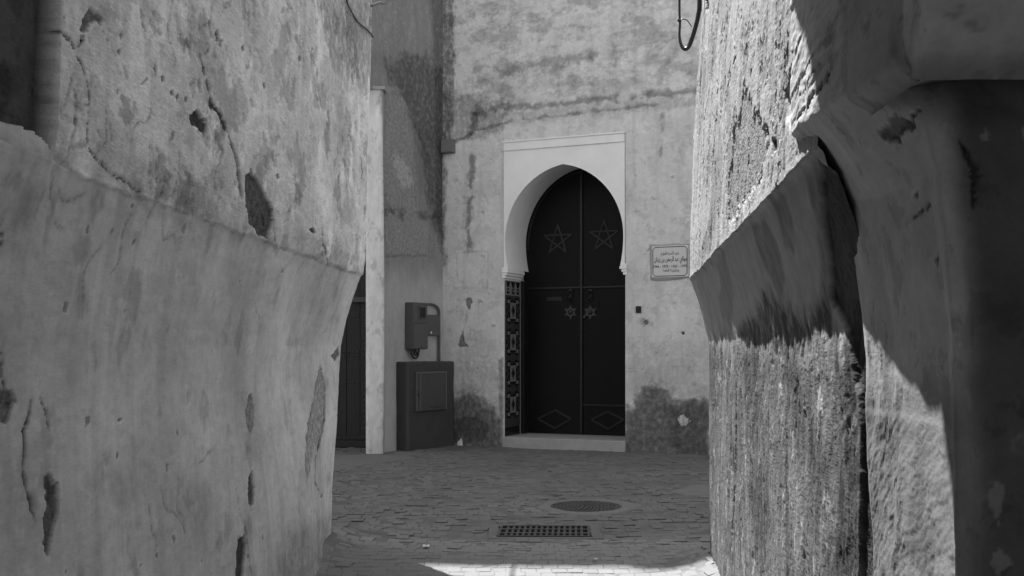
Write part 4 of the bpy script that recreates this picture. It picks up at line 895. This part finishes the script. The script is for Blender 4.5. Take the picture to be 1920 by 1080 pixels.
zsp = CAMZ + (HZ - 607) / F * 11.75
one_box('lower_cover', M_METER, met, KF, km1 + 0.004, km0 - 0.004, MD - 0.0119, MD + 0.006, zbm + 0.006, zsp - 0.002, bev=0.005)
upc = one_box('upper_cover', M_METER, met, KF, km1 + 0.004, km0 - 0.004, MD - 0.0119, MD, zsp + 0.002, zt - 0.004, bev=0.005)
kw0, zw0 = kpx(784.5, 574, MD); kw1, zw1 = kpx(798, 598, MD)
m = MB()
for a0, a1, c0, c1 in ((kw1, kw0, zw0 - 0.012, zw0), (kw1, kw0, zw1, zw1 + 0.012), (kw1, kw1 + 0.012, zw1, zw0), (kw0 - 0.012, kw0, zw1, zw0)): m.box(KF, a0, a1, MD + 0.0005, MD + 0.010, c0, c1)
m.build('window_frame', M_METER, upc)
one_box('window_pane', M_GLASSY, upc, KF, kw1 + 0.010, kw0 - 0.010, MD + 0.0004, MD + 0.003, zw1 + 0.011, zw0 - 0.011)
m = MB(); m.dome(KF, (km0 + km1) / 2, MD + 0.006, zbm + 0.03, 0.010, 0.006); m.build('seal_screw', M_BRASS, met)
kp1 = kpx(825, 600, 0.05)[0]; zp0 = CAMZ + (HZ - 629) / F * 11.9; zp1 = CAMZ + (HZ - 590) / F * 11.9
jb = one_box('junction_plate', M_METER, met, KF, kp1, km1 - 0.002, 0.0, 0.05, zp0, zp1, bev=0.004)
m = MB(); m.box(KF, (kp1 + km1) / 2 - 0.01, (kp1 + km1) / 2 + 0.01, 0.0505, 0.056, zp0 + 0.02, zp0 + 0.045); m.build('paper_tag', M_PAPER, jb)
ka_, kb_ = km1 - 0.03, kp1 - 0.012; zc = zt - 0.09; rr = (ka_ - kb_) / 2
arcp = [(ka_, zp1)] + [(ka_, zp1 + (zc - zp1) * t) for t in (0.5, 1.0)] + [((ka_ + kb_) / 2 + rr * math.cos(a), zc + 0.085 * math.sin(a)) for a in np.linspace(0.2, math.pi - 0.2, 10)] + [(kb_, zc - 0.02 - i * 0.1) for i in range(6)] + [(kb_, ZC - 0.01)]
m = MB(); m.tube([KF(k, 0.03, z) for k, z in arcp], 0.015, 8); m.build('conduit', M_METER, met, smooth_=True)
for q, (r0, dz) in enumerate(((0.075, 0.105), (0.05, 0.07), (0.03, 0.045))):
    kc = (km0 + km1) / 2 + 0.0; m = MB()
    m.tube([KF(kc + r0 * math.cos(a), 0.05 + 0.012 * q, zbm + 0.005 - dz * math.sin(a)) for a in np.linspace(0, math.pi, 12)], 0.009, 7); m.build('cable_loop', M_CABLE, met, smooth_=True)

# ------------------------------------------------------------------ small things on the house front
FORMS = {'ا': '\uFE8D\uFE8E', 'أ': '\uFE83\uFE84', 'ب': '\uFE8F\uFE90\uFE91\uFE92', 'ة': '\uFE93\uFE94', 'ت': '\uFE95\uFE96\uFE97\uFE98', 'ح': '\uFEA1\uFEA2\uFEA3\uFEA4', 'خ': '\uFEA5\uFEA6\uFEA7\uFEA8', 'د': '\uFEA9\uFEAA', 'ر': '\uFEAD\uFEAE', 'ز': '\uFEAF\uFEB0', 'س': '\uFEB1\uFEB2\uFEB3\uFEB4', 'ع': '\uFEC9\uFECA\uFECB\uFECC', 'ك': '\uFED9\uFEDA\uFEDB\uFEDC', 'ل': '\uFEDD\uFEDE\uFEDF\uFEE0', 'م': '\uFEE1\uFEE2\uFEE3\uFEE4', 'ن': '\uFEE5\uFEE6\uFEE7\uFEE8', 'ه': '\uFEE9\uFEEA\uFEEB\uFEEC', 'و': '\uFEED\uFEEE', 'ي': '\uFEF1\uFEF2\uFEF3\uFEF4', 'ى': '\uFEEF\uFEF0', 'ؤ': '\uFE85\uFE86'}
def shape_arabic(t):
    o = []
    for i, c in enumerate(t):
        if c not in FORMS: o.append(c); continue
        f = FORMS[c]; p = i > 0 and t[i - 1] in FORMS and len(FORMS[t[i - 1]]) == 4; n = i + 1 < len(t) and t[i + 1] in FORMS and len(f) == 4
        o.append(f[(1 if p else 0) + (2 if n else 0)])
    return ''.join(reversed(o))
def lettering(text, s, z, width, height, d, parent, bold=0.0):
    c = bpy.data.curves.new('lettering', 'FONT'); c.body = text; c.align_x = 'CENTER'; c.size = 1.0; c.extrude = 0.0; c.offset = bold; c.resolution_u = 3
    t = bpy.data.objects.new('lettering', c); COL.objects.link(t); bpy.context.view_layer.update()
    dg = bpy.context.evaluated_depsgraph_get(); me = bpy.data.meshes.new_from_object(t.evaluated_get(dg)); bpy.data.objects.remove(t)
    n = len(me.vertices); co = np.zeros(n * 3, np.float32); me.vertices.foreach_get('co', co); co = co.reshape(-1, 3)
    lo, hi_ = co.min(0), co.max(0); a = (co[:, 0] - (lo[0] + hi_[0]) / 2) / (hi_[0] - lo[0]) * width; b = (co[:, 1] - (lo[1] + hi_[1]) / 2) / (hi_[1] - lo[1]) * height
    base = wloc(parent)
    W = np.array([HF(s + a[i], d, z + b[i]) - base for i in range(n)], np.float32)
    me.vertices.foreach_set('co', W.ravel()); me.materials.clear(); me.update()
    return link_mesh('lettering', me, M_INK, parent)
p0 = hpx(1223, 462); p1 = hpx(1292, 519); pc = ((p0[0] + p1[0]) / 2, (p0[1] + p1[1]) / 2); pw = p1[0] - p0[0]; ph = p0[1] - p1[1]
pq = empty('wall_plaque', HF(pc[0], 0, p1[1]), 'pale stone wall plaque with dark Arabic lettering, right of the doorway', 'plaque')
one_box('slab', M_PLAQUE, pq, HF, pc[0] - pw / 2, pc[0] + pw / 2, -0.01, 0.026, p1[1], p0[1], bev=0.003)
c_ = 0.025; a_, b_ = pw / 2 - 0.014, ph / 2 - 0.014
octo = [(-a_ + c_, b_), (a_ - c_, b_), (a_, b_ - c_), (a_, -b_ + c_), (a_ - c_, -b_), (-a_ + c_, -b_), (-a_, -b_ + c_), (-a_, b_ - c_)]
m = MB(); m.tube([HF(pc[0] + x, 0.0262, pc[1] + z) for x, z in octo], 0.0042, 4, closed=True); m.build('border_line', M_INK, pq)
lettering(shape_arabic('عميد الأسرة بالمؤرخ'), pc[0] + 0.00, pc[1] + ph * 0.25, pw * 0.50, ph * 0.17, 0.0275, pq, 0.008)
lettering(shape_arabic('مولاي عبد الرحمن بن زيدان'), pc[0] + 0.005, pc[1] + ph * 0.035, pw * 0.88, ph * 0.24, 0.0275, pq, 0.016)
lettering('1946 - 1878 - 1365 - 1295', pc[0], pc[1] - ph * 0.155, pw * 0.90, ph * 0.085, 0.0275, pq, 0.010)
lettering(shape_arabic('ومكتبته العامة'), pc[0] + 0.01, pc[1] - ph * 0.29, pw * 0.44, ph * 0.13, 0.0275, pq, 0.008)
m = MB(); ring = []
nR = 64
def rectpt(t, ex):
    a, b = pw / 2 + ex, ph / 2 + ex; per_ = 4 * (a + b); q = t * per_
    if q < 2 * a: return (-a + q, b)
    q -= 2 * a
    if q < 2 * b: return (a, b - q)
    q -= 2 * b
    if q < 2 * a: return (a - q, -b)
    return (-a, -b + q - 2 * a)
V = []
for i in range(nR):
    t = i / nR; e = 0.020 + 0.016 * mnoise.noise((t * 11, 2.0, 0.5))
    (x0, y0), (x1, y1), (x2, y2) = rectpt(t, -0.004), rectpt(t, 0.006), rectpt(t, max(e, 0.008))
    V += [HF(pc[0] + x0, 0.018, pc[1] + y0), HF(pc[0] + x1, 0.020 + 0.004 * mnoise.noise((t * 20, 0, 1)), pc[1] + y1), HF(pc[0] + x2, 0.010, pc[1] + y2), HF(pc[0] + x2, -0.012, pc[1] + y2)]
m.add(V, [(i * 4 + j, ((i + 1) % nR) * 4 + j, ((i + 1) % nR) * 4 + j + 1, i * 4 + j + 1) for i in range(nR) for j in range(3)])
m.build('mortar_rim', M_STONE, pq)

s, z = hpx(1197.5, 580.5)
bell = empty('doorbell', HF(s, 0, z - 0.04), 'small dark doorbell on the pale wall right of the dark door', 'doorbell')
one_box('plate', M_DOORTRIM, bell, HF, s - 0.028, s + 0.028, 0.0, 0.020, z - 0.036, z + 0.036, bev=0.004)
m = MB(); m.dome(HF, s, 0.0201, z, 0.014, 0.008); m.build('button', M_BRASS, bell)
b0 = hpx(830, 264); b1 = hpx(854, 289)
jb = empty('junction_box', HF((b0[0] + b1[0]) / 2, 0, b1[1]), 'small square grey junction box high in the corner left of the doorway', 'junction box')
one_box('body', M_BOXGREY, jb, HF, b0[0] + 0.012, b1[0], -0.02, 0.07, b1[1] + 0.01, b0[1], bev=0.006)
one_box('lid', M_BOXGREY, jb, HF, b0[0] + 0.020, b1[0] - 0.008, 0.0702, 0.080, b1[1] + 0.018, b0[1] - 0.008, bev=0.004)
one_box('mortar_edge', M_CONCRETE, jb, HF, b0[0] - 0.002, b0[0] + 0.0115, -0.02, 0.05, b1[1] + 0.02, b0[1] + 0.004, bev=0.004)
# hanging cable by the right wall, and wires at the left wall's top corner
def at(u, v, y): return np.array([(u - 960) / F * y, y, CAMZ + (HZ - v) / F * y])
def spline(pts, n=6):
    P = [np.array(p, float) for p in pts]; P = [2 * P[0] - P[1]] + P + [2 * P[-1] - P[-2]]; out = []
    for i in range(1, len(P) - 2):
        for k in range(n):
            t = k / n; out.append(0.5 * ((2 * P[i]) + (-P[i - 1] + P[i + 1]) * t + (2 * P[i - 1] - 5 * P[i] + 4 * P[i + 1] - P[i + 2]) * t * t + (-P[i - 1] + 3 * P[i] - 3 * P[i + 1] + P[i + 2]) * t ** 3))
    return out + [P[-2]]
hc = empty('hanging_cable', at(1284, 93, 5.25), 'black cable hanging in a loop beside the top of the sunlit wall', 'cable')
lp = spline([at(1300, -420, 5.36), at(1277, -200, 5.25), at(1274, 0, 5.25), at(1275, 40, 5.25), at(1274, 68, 5.25), at(1278, 86, 5.24), at(1285, 92, 5.23), at(1293, 84, 5.23), at(1303, 55, 5.22), at(1310, 25, 5.21), at(1312, -5, 5.20), at(1316, -200, 5.22), at(1330, -420, 5.33)])
m = MB(); nL = len(lp); m.tube(lp, [0.006 if i < nL * 0.30 else 0.006 + 0.0055 * min(1, (i - nL * 0.30) / (nL * 0.25)) for i in range(nL)], 8); m.build('cable', M_CABLE, hc, smooth_=True)
m = MB(); m.tube(spline([at(1273, 38, 5.24), at(1279, 36, 5.22), at(1288, 38, 5.22), at(1297, 50, 5.22)]), 0.0025, 6); m.build('cable_tie', M_CABLE, hc)
m = MB(); m.tube([at(1271, 37, 5.245), at(1277, 41, 5.245)], 0.007, 6); m.build('clip', M_CABLE, hc)
m = MB(); m.tube(spline([at(690, 14, 5.98), at(697, 10, 6.0), at(712, 5, 6.4), at(730, -1, 7.0), at(800, -60, 9.0), at(900, -330, 11.9)]), 0.008, 7)
tag(m.build('overhead_cable', M_CABLE, None, smooth_=True), 'thin dark cable leaving the top corner of the left wall', 'cable')
def on_left(u, v, lift=0.012):
    y, z = left_px(u, v); return np.array([XL(y) + float(prof_left(y, z)) + lift, y, z])
m = MB(); m.tube(spline([on_left(640, -60), on_left(645, -2), on_left(655, 22), on_left(668, 42), on_left(684, 55), on_left(694, 70, 0.02)]), 0.0045, 6)
tag(m.build('wall_wire', M_CABLE, None, smooth_=True), 'fine dark wire sagging across the top of the left wall', 'wire')

# ------------------------------------------------------------------ ground, paving, drain, manhole
def ground_h(x, y):
    x = np.asarray(x, float); y = np.asarray(y, float)
    h = 0.020 * fbm(x * 0.9, y * 0.9, 3, 501) + 0.008 * fbm(x * 2.6, y * 2.6, 3, 502)
    xl = XL(y) - 0.16; xr = XR(y) + 0.09
    h = h + 0.060 * np.exp(-np.maximum(x - xl, 0) / 0.10) * (y < 6.3) + 0.060 * np.exp(-np.maximum(xr - x, 0) / 0.10) * (y < 5.7)
    dd_ = np.hypot(x - 0.18, (y - 6.43) * 1.2); h = h - 0.012 * np.exp(-(dd_ / 0.6) ** 2)
    dm = np.hypot(x - 0.515, y - 7.41); h = h * (1 - 0.8 * np.exp(-(dm / 0.45) ** 4)); h = h * (1 - 0.9 * np.exp(-(dd_ / 0.40) ** 4))
    far = np.exp(-(np.maximum(np.hypot(x, y - 6) - 7, 0) / 3) ** 2)
    return h * far
GX0, GX1, GY0, GY1 = -0.085, 0.475, 6.25, 6.635
xs = np.unique(np.concatenate([[-150, -60, -20, -9, -5], np.arange(-3.0, 2.6, 0.035), [5, 9, 20, 60, 150], [GX0, GX1]]))
ys = np.unique(np.concatenate([[-150, -60, -20, -6], np.arange(0, 4.5, 0.2), np.arange(4.5, 12.9, 0.035), [14, 20, 60, 150], [GY0, GY1]]))
X, Y = np.meshgrid(xs, ys, indexing='ij'); H = ground_h(X, Y) - 0.0016 + 0.010 * fbm(X * 1.8, Y * 3.0, 2, 515) * smooth(5.5, 6.6, Y)
cx = 0.5 * (xs[1:] + xs[:-1]); cy = 0.5 * (ys[1:] + ys[:-1])
keep = ~(((cx > GX0) & (cx < GX1))[:, None] & ((cy > GY0) & (cy < GY1))[None, :])
tone = 0.155 * (1 - 0.30 * smooth(5.5, 6.6, Y)) * (1 + 0.5 * fbm(X * 5, Y * 5, 4, 505))  # bed darkened along with the far pavers, leaving the sunlit strip bright
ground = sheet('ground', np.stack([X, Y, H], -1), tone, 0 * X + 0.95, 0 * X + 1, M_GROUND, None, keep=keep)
tag(ground, kind='structure')
paving = empty('paving', (0, 0, 0), kind='structure')
rng = np.random.RandomState(3)
TEM = []
for q in range(10):
    hw, hd = 0.0366, 0.0464; j = rng.uniform(-0.0022, 0.0022, (4, 2)); c = np.array([(-hw, -hd), (hw, -hd), (hw, hd), (-hw, hd)]) + j
    tilt = rng.uniform(-0.0016, 0.0016, 4); bv = rng.uniform(0.0018, 0.0034)
    V = [(x, y, -0.05) for x, y in c] + [(x, y, -bv * 0.8 + t) for (x, y), t in zip(c, tilt)] + [(x * (1 - bv / hw), y * (1 - bv / hd), t + rng.uniform(-0.0006, 0.0006)) for (x, y), t in zip(c, tilt)] + [(rng.uniform(-.006, .006), rng.uniform(-.006, .006), tilt.mean() + rng.uniform(-0.0008, 0.0012))]
    Fq = [(i, (i + 1) % 4, 4 + (i + 1) % 4, 4 + i) for i in range(4)] + [(4 + i, 4 + (i + 1) % 4, 8 + (i + 1) % 4, 8 + i) for i in range(4)] + [(8 + i, 8 + (i + 1) % 4, 12) for i in range(4)]
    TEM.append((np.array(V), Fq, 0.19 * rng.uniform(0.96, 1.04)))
MH = (0.515, 7.41); COLLAR = [(0.16, 7.35), (0.30, 7.10), (0.56, 7.02), (0.70, 7.08), (0.84, 7.28), (0.93, 7.44), (0.80, 7.68), (0.52, 7.76), (0.26, 7.68)]
CEM = [[(1.20, 8.15), (1.32, 7.95), (1.62, 7.98), (1.70, 8.5), (1.45, 8.62)], [(-1.95, 9.6), (-1.50, 9.75), (-1.28, 10.2), (-0.95, 10.75), (-1.05, 11.0), (-1.45, 11.05), (-2.1, 10.9)]]
def inside(poly, x, y): return float(sdf(np.array([[x]]), np.array([[y]]), poly)[0, 0]) < 0
spots = []
RW, RD = 0.0755, 0.0955
rows = int((12.6 - 0.6) / RD)
gx = []; 
for r in range(rows):
    y0 = 0.6 + r * RD; o = (0.5 if r % 2 else 0.0) * RW + rng.uniform(-0.012, 0.012)
    for c in range(int(4.7 / RW)): gx.append((-2.75 + c * RW + o, y0))
gx = np.array(gx)
X, Y = gx[:, 0], gx[:, 1]
wy = 0.05 * fbm(X * 0.8, Y * 0.8, 2, 510) + 0.016 * fbm(X * 3, Y * 3, 2, 511); wx = 0.03 * fbm(X * 0.7 + 9, Y * 0.7, 2, 512)
amp = smooth(5.5, 6.6, Y)                                                # far paving more heaved, and coloured darker so the sunlit strip stands out
X = X + wx; Y = Y + wy * (0.35 + 0.65 * amp)
Hh = ground_h(X, Y); ex = 0.02
sxp = (ground_h(X + ex, Y) - ground_h(X - ex, Y)) / (2 * ex); syp = (ground_h(X, Y + ex) - ground_h(X, Y - ex)) / (2 * ex)
heave = (0.016 * fbm(X * 5, Y * 5, 3, 513) + 0.010 * fbm(X * 1.8, Y * 3.0, 2, 515)) * amp
wear = 1 + 0.35 * fbm(X * 1.6, Y * 1.6, 4, 514)
dC1 = sdf(X[None, :], Y[None, :], COLLAR)[0]; dC2 = np.minimum(sdf(X[None, :], Y[None, :], CEM[0])[0], sdf(X[None, :], Y[None, :], CEM[1])[0])
dw_ = (X - O2[0]) * N2[0] + (Y - O2[1]) * N2[1]; dk_ = (X - C0[0]) * NK[0] + (Y - C0[1]) * NK[1]
good = (dC1 > 0.01) & (dC2 > 0.0) & (dw_ > 0.03) & ~((dk_ < 0.03) & (Y > 11.0) & (X > -1.36)) & (Y < 11.75) & ~((X > GX0 - 0.055) & (X < GX1 + 0.055) & (Y > GY0 - 0.065) & (Y < GY1 + 0.065))
good &= ~((Y < 6.15) & (X < XL(Y) - 0.15)) & ~((Y < 5.55) & (X > XR(Y) + 0.11)) & ~((X < -1.30) & (X > -1.6) & (Y > 11.1))
idx = np.where(good)[0]
u_ = 960 + F * X / Y; v_ = HZ + F * CAMZ / Y
vis = good & (v_ < 1090) & (u_ > 605) & (u_ < 1335)
order = np.where(vis)[0]; order = order[np.argsort(Y[order])][:300]; single = set(order.tolist())
meshes = []
for V, Fq, t in TEM:
    me = bpy.data.meshes.new('paver'); me.from_pydata([tuple(v) for v in V], [], Fq); me.materials.append(M_PAVER)
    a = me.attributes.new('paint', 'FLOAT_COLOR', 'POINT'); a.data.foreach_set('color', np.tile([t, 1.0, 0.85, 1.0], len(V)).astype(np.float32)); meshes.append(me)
allV = []; allF = []; allT = []; nb = 0
for i in idx:
    q = rng.randint(10); rx, ry = syp[i] + rng.normal(0, 0.016 + 0.022 * amp[i]), -sxp[i] + rng.normal(0, 0.010 + 0.012 * amp[i]); rz = rng.normal(0, 0.018 + 0.03 * amp[i]); z = Hh[i] + heave[i] + rng.normal(0, 0.0009 + 0.0014 * amp[i])
    if i in single:
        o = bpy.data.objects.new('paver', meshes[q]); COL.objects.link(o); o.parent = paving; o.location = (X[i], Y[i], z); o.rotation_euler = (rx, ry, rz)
    else:
        V, Fq, t = TEM[q]; cz, sz_ = math.cos(rz), math.sin(rz)
        xr_ = V[:, 0] * cz - V[:, 1] * sz_; yr_ = V[:, 0] * sz_ + V[:, 1] * cz
        allV.append(np.stack([xr_ + X[i], yr_ + Y[i], V[:, 2] + z + yr_ * rx - xr_ * ry], -1)); allF += [tuple(nb + k for k in f) for f in Fq]; nb += len(V)
        allT.append(np.full(len(V), t * (1 + 0.03 * rng.normal()) * (1 - 0.34 * amp[i]) * wear[i]))  # far tone lowered to keep the sunlit near strip brighter
allV = np.concatenate(allV); allT = np.concatenate(allT)
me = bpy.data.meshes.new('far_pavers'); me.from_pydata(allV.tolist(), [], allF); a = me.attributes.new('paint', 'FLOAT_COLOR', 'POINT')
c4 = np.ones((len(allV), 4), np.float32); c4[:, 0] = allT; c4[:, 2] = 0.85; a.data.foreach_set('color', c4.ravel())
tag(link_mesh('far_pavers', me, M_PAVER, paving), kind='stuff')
def slab(name, poly, z, mat, parent, hole=None, n=90, thick=0.05, bump=0.006, seed=0):
    """cement patch with an uneven outline; hole = (x, y, r)"""
    P = np.array(poly); ctr = P.mean(0) if hole is None else np.array(hole[:2]); per = np.concatenate([P, P[:1]]); L = np.concatenate([[0], np.cumsum(np.hypot(*np.diff(per, axis=0).T))])
    t = np.linspace(0, L[-1], n + 1)[:-1]; bx = np.interp(t, L, per[:, 0]); by = np.interp(t, L, per[:, 1]); V = []; Fs = []
    rings = [0.0, 0.33, 0.66, 0.94, 1.0, 1.03]
    for j, q in enumerate(rings):
        for i in range(n):
            wob = 1 + 0.05 * mnoise.noise((bx[i] * 7, by[i] * 7, seed)) * q
            if hole is None: x, y = ctr + (np.array([bx[i], by[i]]) - ctr) * max(q, 0.02) * wob
            else:
                dv = np.array([bx[i], by[i]]) - ctr; r = np.linalg.norm(dv); x, y = ctr + dv / r * (hole[2] + (max(r, hole[2] + 0.015) - hole[2]) * q * wob)
            hgt = float(ground_h(x, y)) + z + bump * 0.6 * mnoise.noise((x * 9, y * 9, 1.0 + seed)) - (0.006 if q == 1.0 else (thick if q > 1 else 0))
            V.append((x, y, hgt))
    for j in range(len(rings) - 1):
        for i in range(n): Fs.append((j * n + i, j * n + (i + 1) % n, (j + 1) * n + (i + 1) % n, (j + 1) * n + i))
    if hole is None: Fs.append(tuple(range(n)))
    m = MB(); m.add(V, Fs); return m.build(name, mat, parent, smooth_=True)
for q, pol in enumerate(CEM): slab('cement_patch', pol, 0.004, M_CONCRETE, paving, seed=q)
# manhole
mh = empty('manhole_cover', (MH[0], MH[1], 0), 'round cast-iron manhole cover in a pale cement collar behind the grate', 'manhole cover')
R0 = 0.245; zb_ = float(ground_h(*MH)) + 0.002
slab('cement_collar', COLLAR, 0.003, M_CONCRETE, mh, hole=(MH[0], MH[1], R0 + 0.002), seed=4, bump=0.003)
def disc(mb, r0, r1, z0, z1, n=48):
    V = [(MH[0] + r * math.cos(2 * math.pi * i / n), MH[1] + r * math.sin(2 * math.pi * i / n), z) for r, z in ((r0, z0), (r0, z1), (r1, z1), (r1, z0)) for i in range(n)]
    mb.add(V, [(a * n + i, a * n + (i + 1) % n, ((a + 1) % 4) * n + (i + 1) % n, ((a + 1) % 4) * n + i) for a in range(4) for i in range(n)])
m = MB(); disc(m, R0 - 0.018, R0, zb_ - 0.04, zb_ + 0.004); m.build('rim', M_IRON, mh)
m = MB(); n = 48; m.add([(MH[0] + (R0 - 0.021) * math.cos(2 * math.pi * i / n), MH[1] + (R0 - 0.021) * math.sin(2 * math.pi * i / n), zb_ - 0.004) for i in range(n)], [tuple(range(n))]); m.build('plate', M_IRON, mh)
m = MB(); M_IRONL = plain('worn_iron', 0.09, 0.4, 0.3, 40.0, 0.0006, spec=0.5)
for k, r in enumerate(np.arange(0.03, R0 - 0.03, 0.026)):
    cnt = max(5, int(2 * math.pi * r / 0.032))
    for i in range(cnt):
        a = 2 * math.pi * (i + 0.5 * (k % 2)) / cnt; cxx, cyy = MH[0] + r * math.cos(a), MH[1] + r * math.sin(a)
        m.box(lambda p, q, z: np.array([cxx + p * math.cos(a) - q * math.sin(a), cyy + p * math.sin(a) + q * math.cos(a), z]), -0.008, 0.008, -0.010, 0.010, zb_ - 0.0035, zb_ + 0.005)
m.build('tread_blocks', M_IRONL, mh)
# drain grate over its pit
gr = empty('drain_grate', (0.195, 6.44, 0), 'rectangular iron drain grate set in the paving in front of the manhole', 'grate')
zg = float(ground_h(0.195, 6.44)) + 0.0
m = MB(); sk = 0.012
def GF(a, b, c): return np.array([a + (b - 6.44) * 0.06, b + (a - 0.195) * -0.02, c])
g0, g1, h0, h1 = GX0 + 0.004, GX1 - 0.004, GY0 + 0.006, GY1 - 0.006
for a0, a1, b0_, b1_ in ((g0, g1, h0, h0 + 0.02), (g0, g1, h1 - 0.02, h1), (g0, g0 + 0.016, h0 + 0.0201, h1 - 0.0201), (g1 - 0.016, g1, h0 + 0.0201, h1 - 0.0201)): m.box(GF, a0, a1, b0_, b1_, zg - 0.045, zg + 0.002)
m.build('frame', M_IRON, gr)
for i in range(14):
    a = g0 + 0.016 + (g1 - g0 - 0.032) * (i + 1) / 15
    one_box('bar', M_IRON, gr, GF, a - 0.0075, a + 0.0075, h0 + 0.0202, h1 - 0.0202, zg - 0.035, zg - 0.001)
for f in (0.30, 0.66):
    b = h0 + (h1 - h0) * f; m = MB()
    m.box(GF, g0 + 0.016, g1 - 0.016, b - 0.016, b + 0.016, zg - 0.030, zg + 0.0005); m.build('cross_bar', M_IRON, gr)
m = MB(); q0, q1, q2, q3 = GX0 - 0.02, GX1 + 0.02, GY0 - 0.02, GY1 + 0.02
m.add([(x, y, z) for z in (-0.012, -0.5) for x, y in ((q0, q2), (q1, q2), (q1, q3), (q0, q3))], [(0, 1, 5, 4), (1, 2, 6, 5), (2, 3, 7, 6), (3, 0, 4, 7), (4, 5, 6, 7)]); m.build('pit', M_PIT, gr, fix=False)
m = MB(); V = []
for (a0, a1, b0_, b1_) in ((GX0 - 0.055, GX0 + 0.004, GY0 - 0.05, GY1 + 0.05), (GX1 - 0.004, GX1 + 0.06, GY0 - 0.05, GY1 + 0.05), (GX0 + 0.0041, GX1 - 0.0041, GY0 - 0.055, GY0 + 0.006), (GX0 + 0.0041, GX1 - 0.0041, GY1 - 0.006, GY1 + 0.06)): m.box(world_frame, a0, a1, b0_, b1_, zg - 0.03, zg - 0.004, bev=0.002)
m.build('cement_bed', M_BED, gr)
# litter
def scrap(name, u, v, sx, sy, label):
    y = F * CAMZ / (v - HZ); x = (u - 960) / F * y; z = float(ground_h(x, y)) + 0.012; m = MB(); n = 6; V = []
    for i in range(n):
        for j in range(4): V.append((x + sx * (i / (n - 1) - 0.5) + 0.004 * mnoise.noise((i * 1.3, j, u)), y + sy * (j / 3 - 0.5) + 0.004 * mnoise.noise((i, j * 1.7, v)), z + 0.010 * mnoise.noise((i * 0.8, j * 0.9, u * 0.1))))
    m.add(V, [(i * 4 + j, i * 4 + j + 1, (i + 1) * 4 + j + 1, (i + 1) * 4 + j) for i in range(n - 1) for j in range(3)])
    o = m.build(name, M_PAPER, None, smooth_=True); sm = o.modifiers.new('t', 'SOLIDIFY'); sm.thickness = 0.0015
    tag(o, label, 'litter')
scrap('paper_scrap', 799, 1030, 0.034, 0.045, 'small white paper scrap lying on the paving left of the grate')
scrap('paper_scrap', 1116, 1053, 0.022, 0.02, 'tiny pale scrap on the paving below the grate near the sunlit edge')
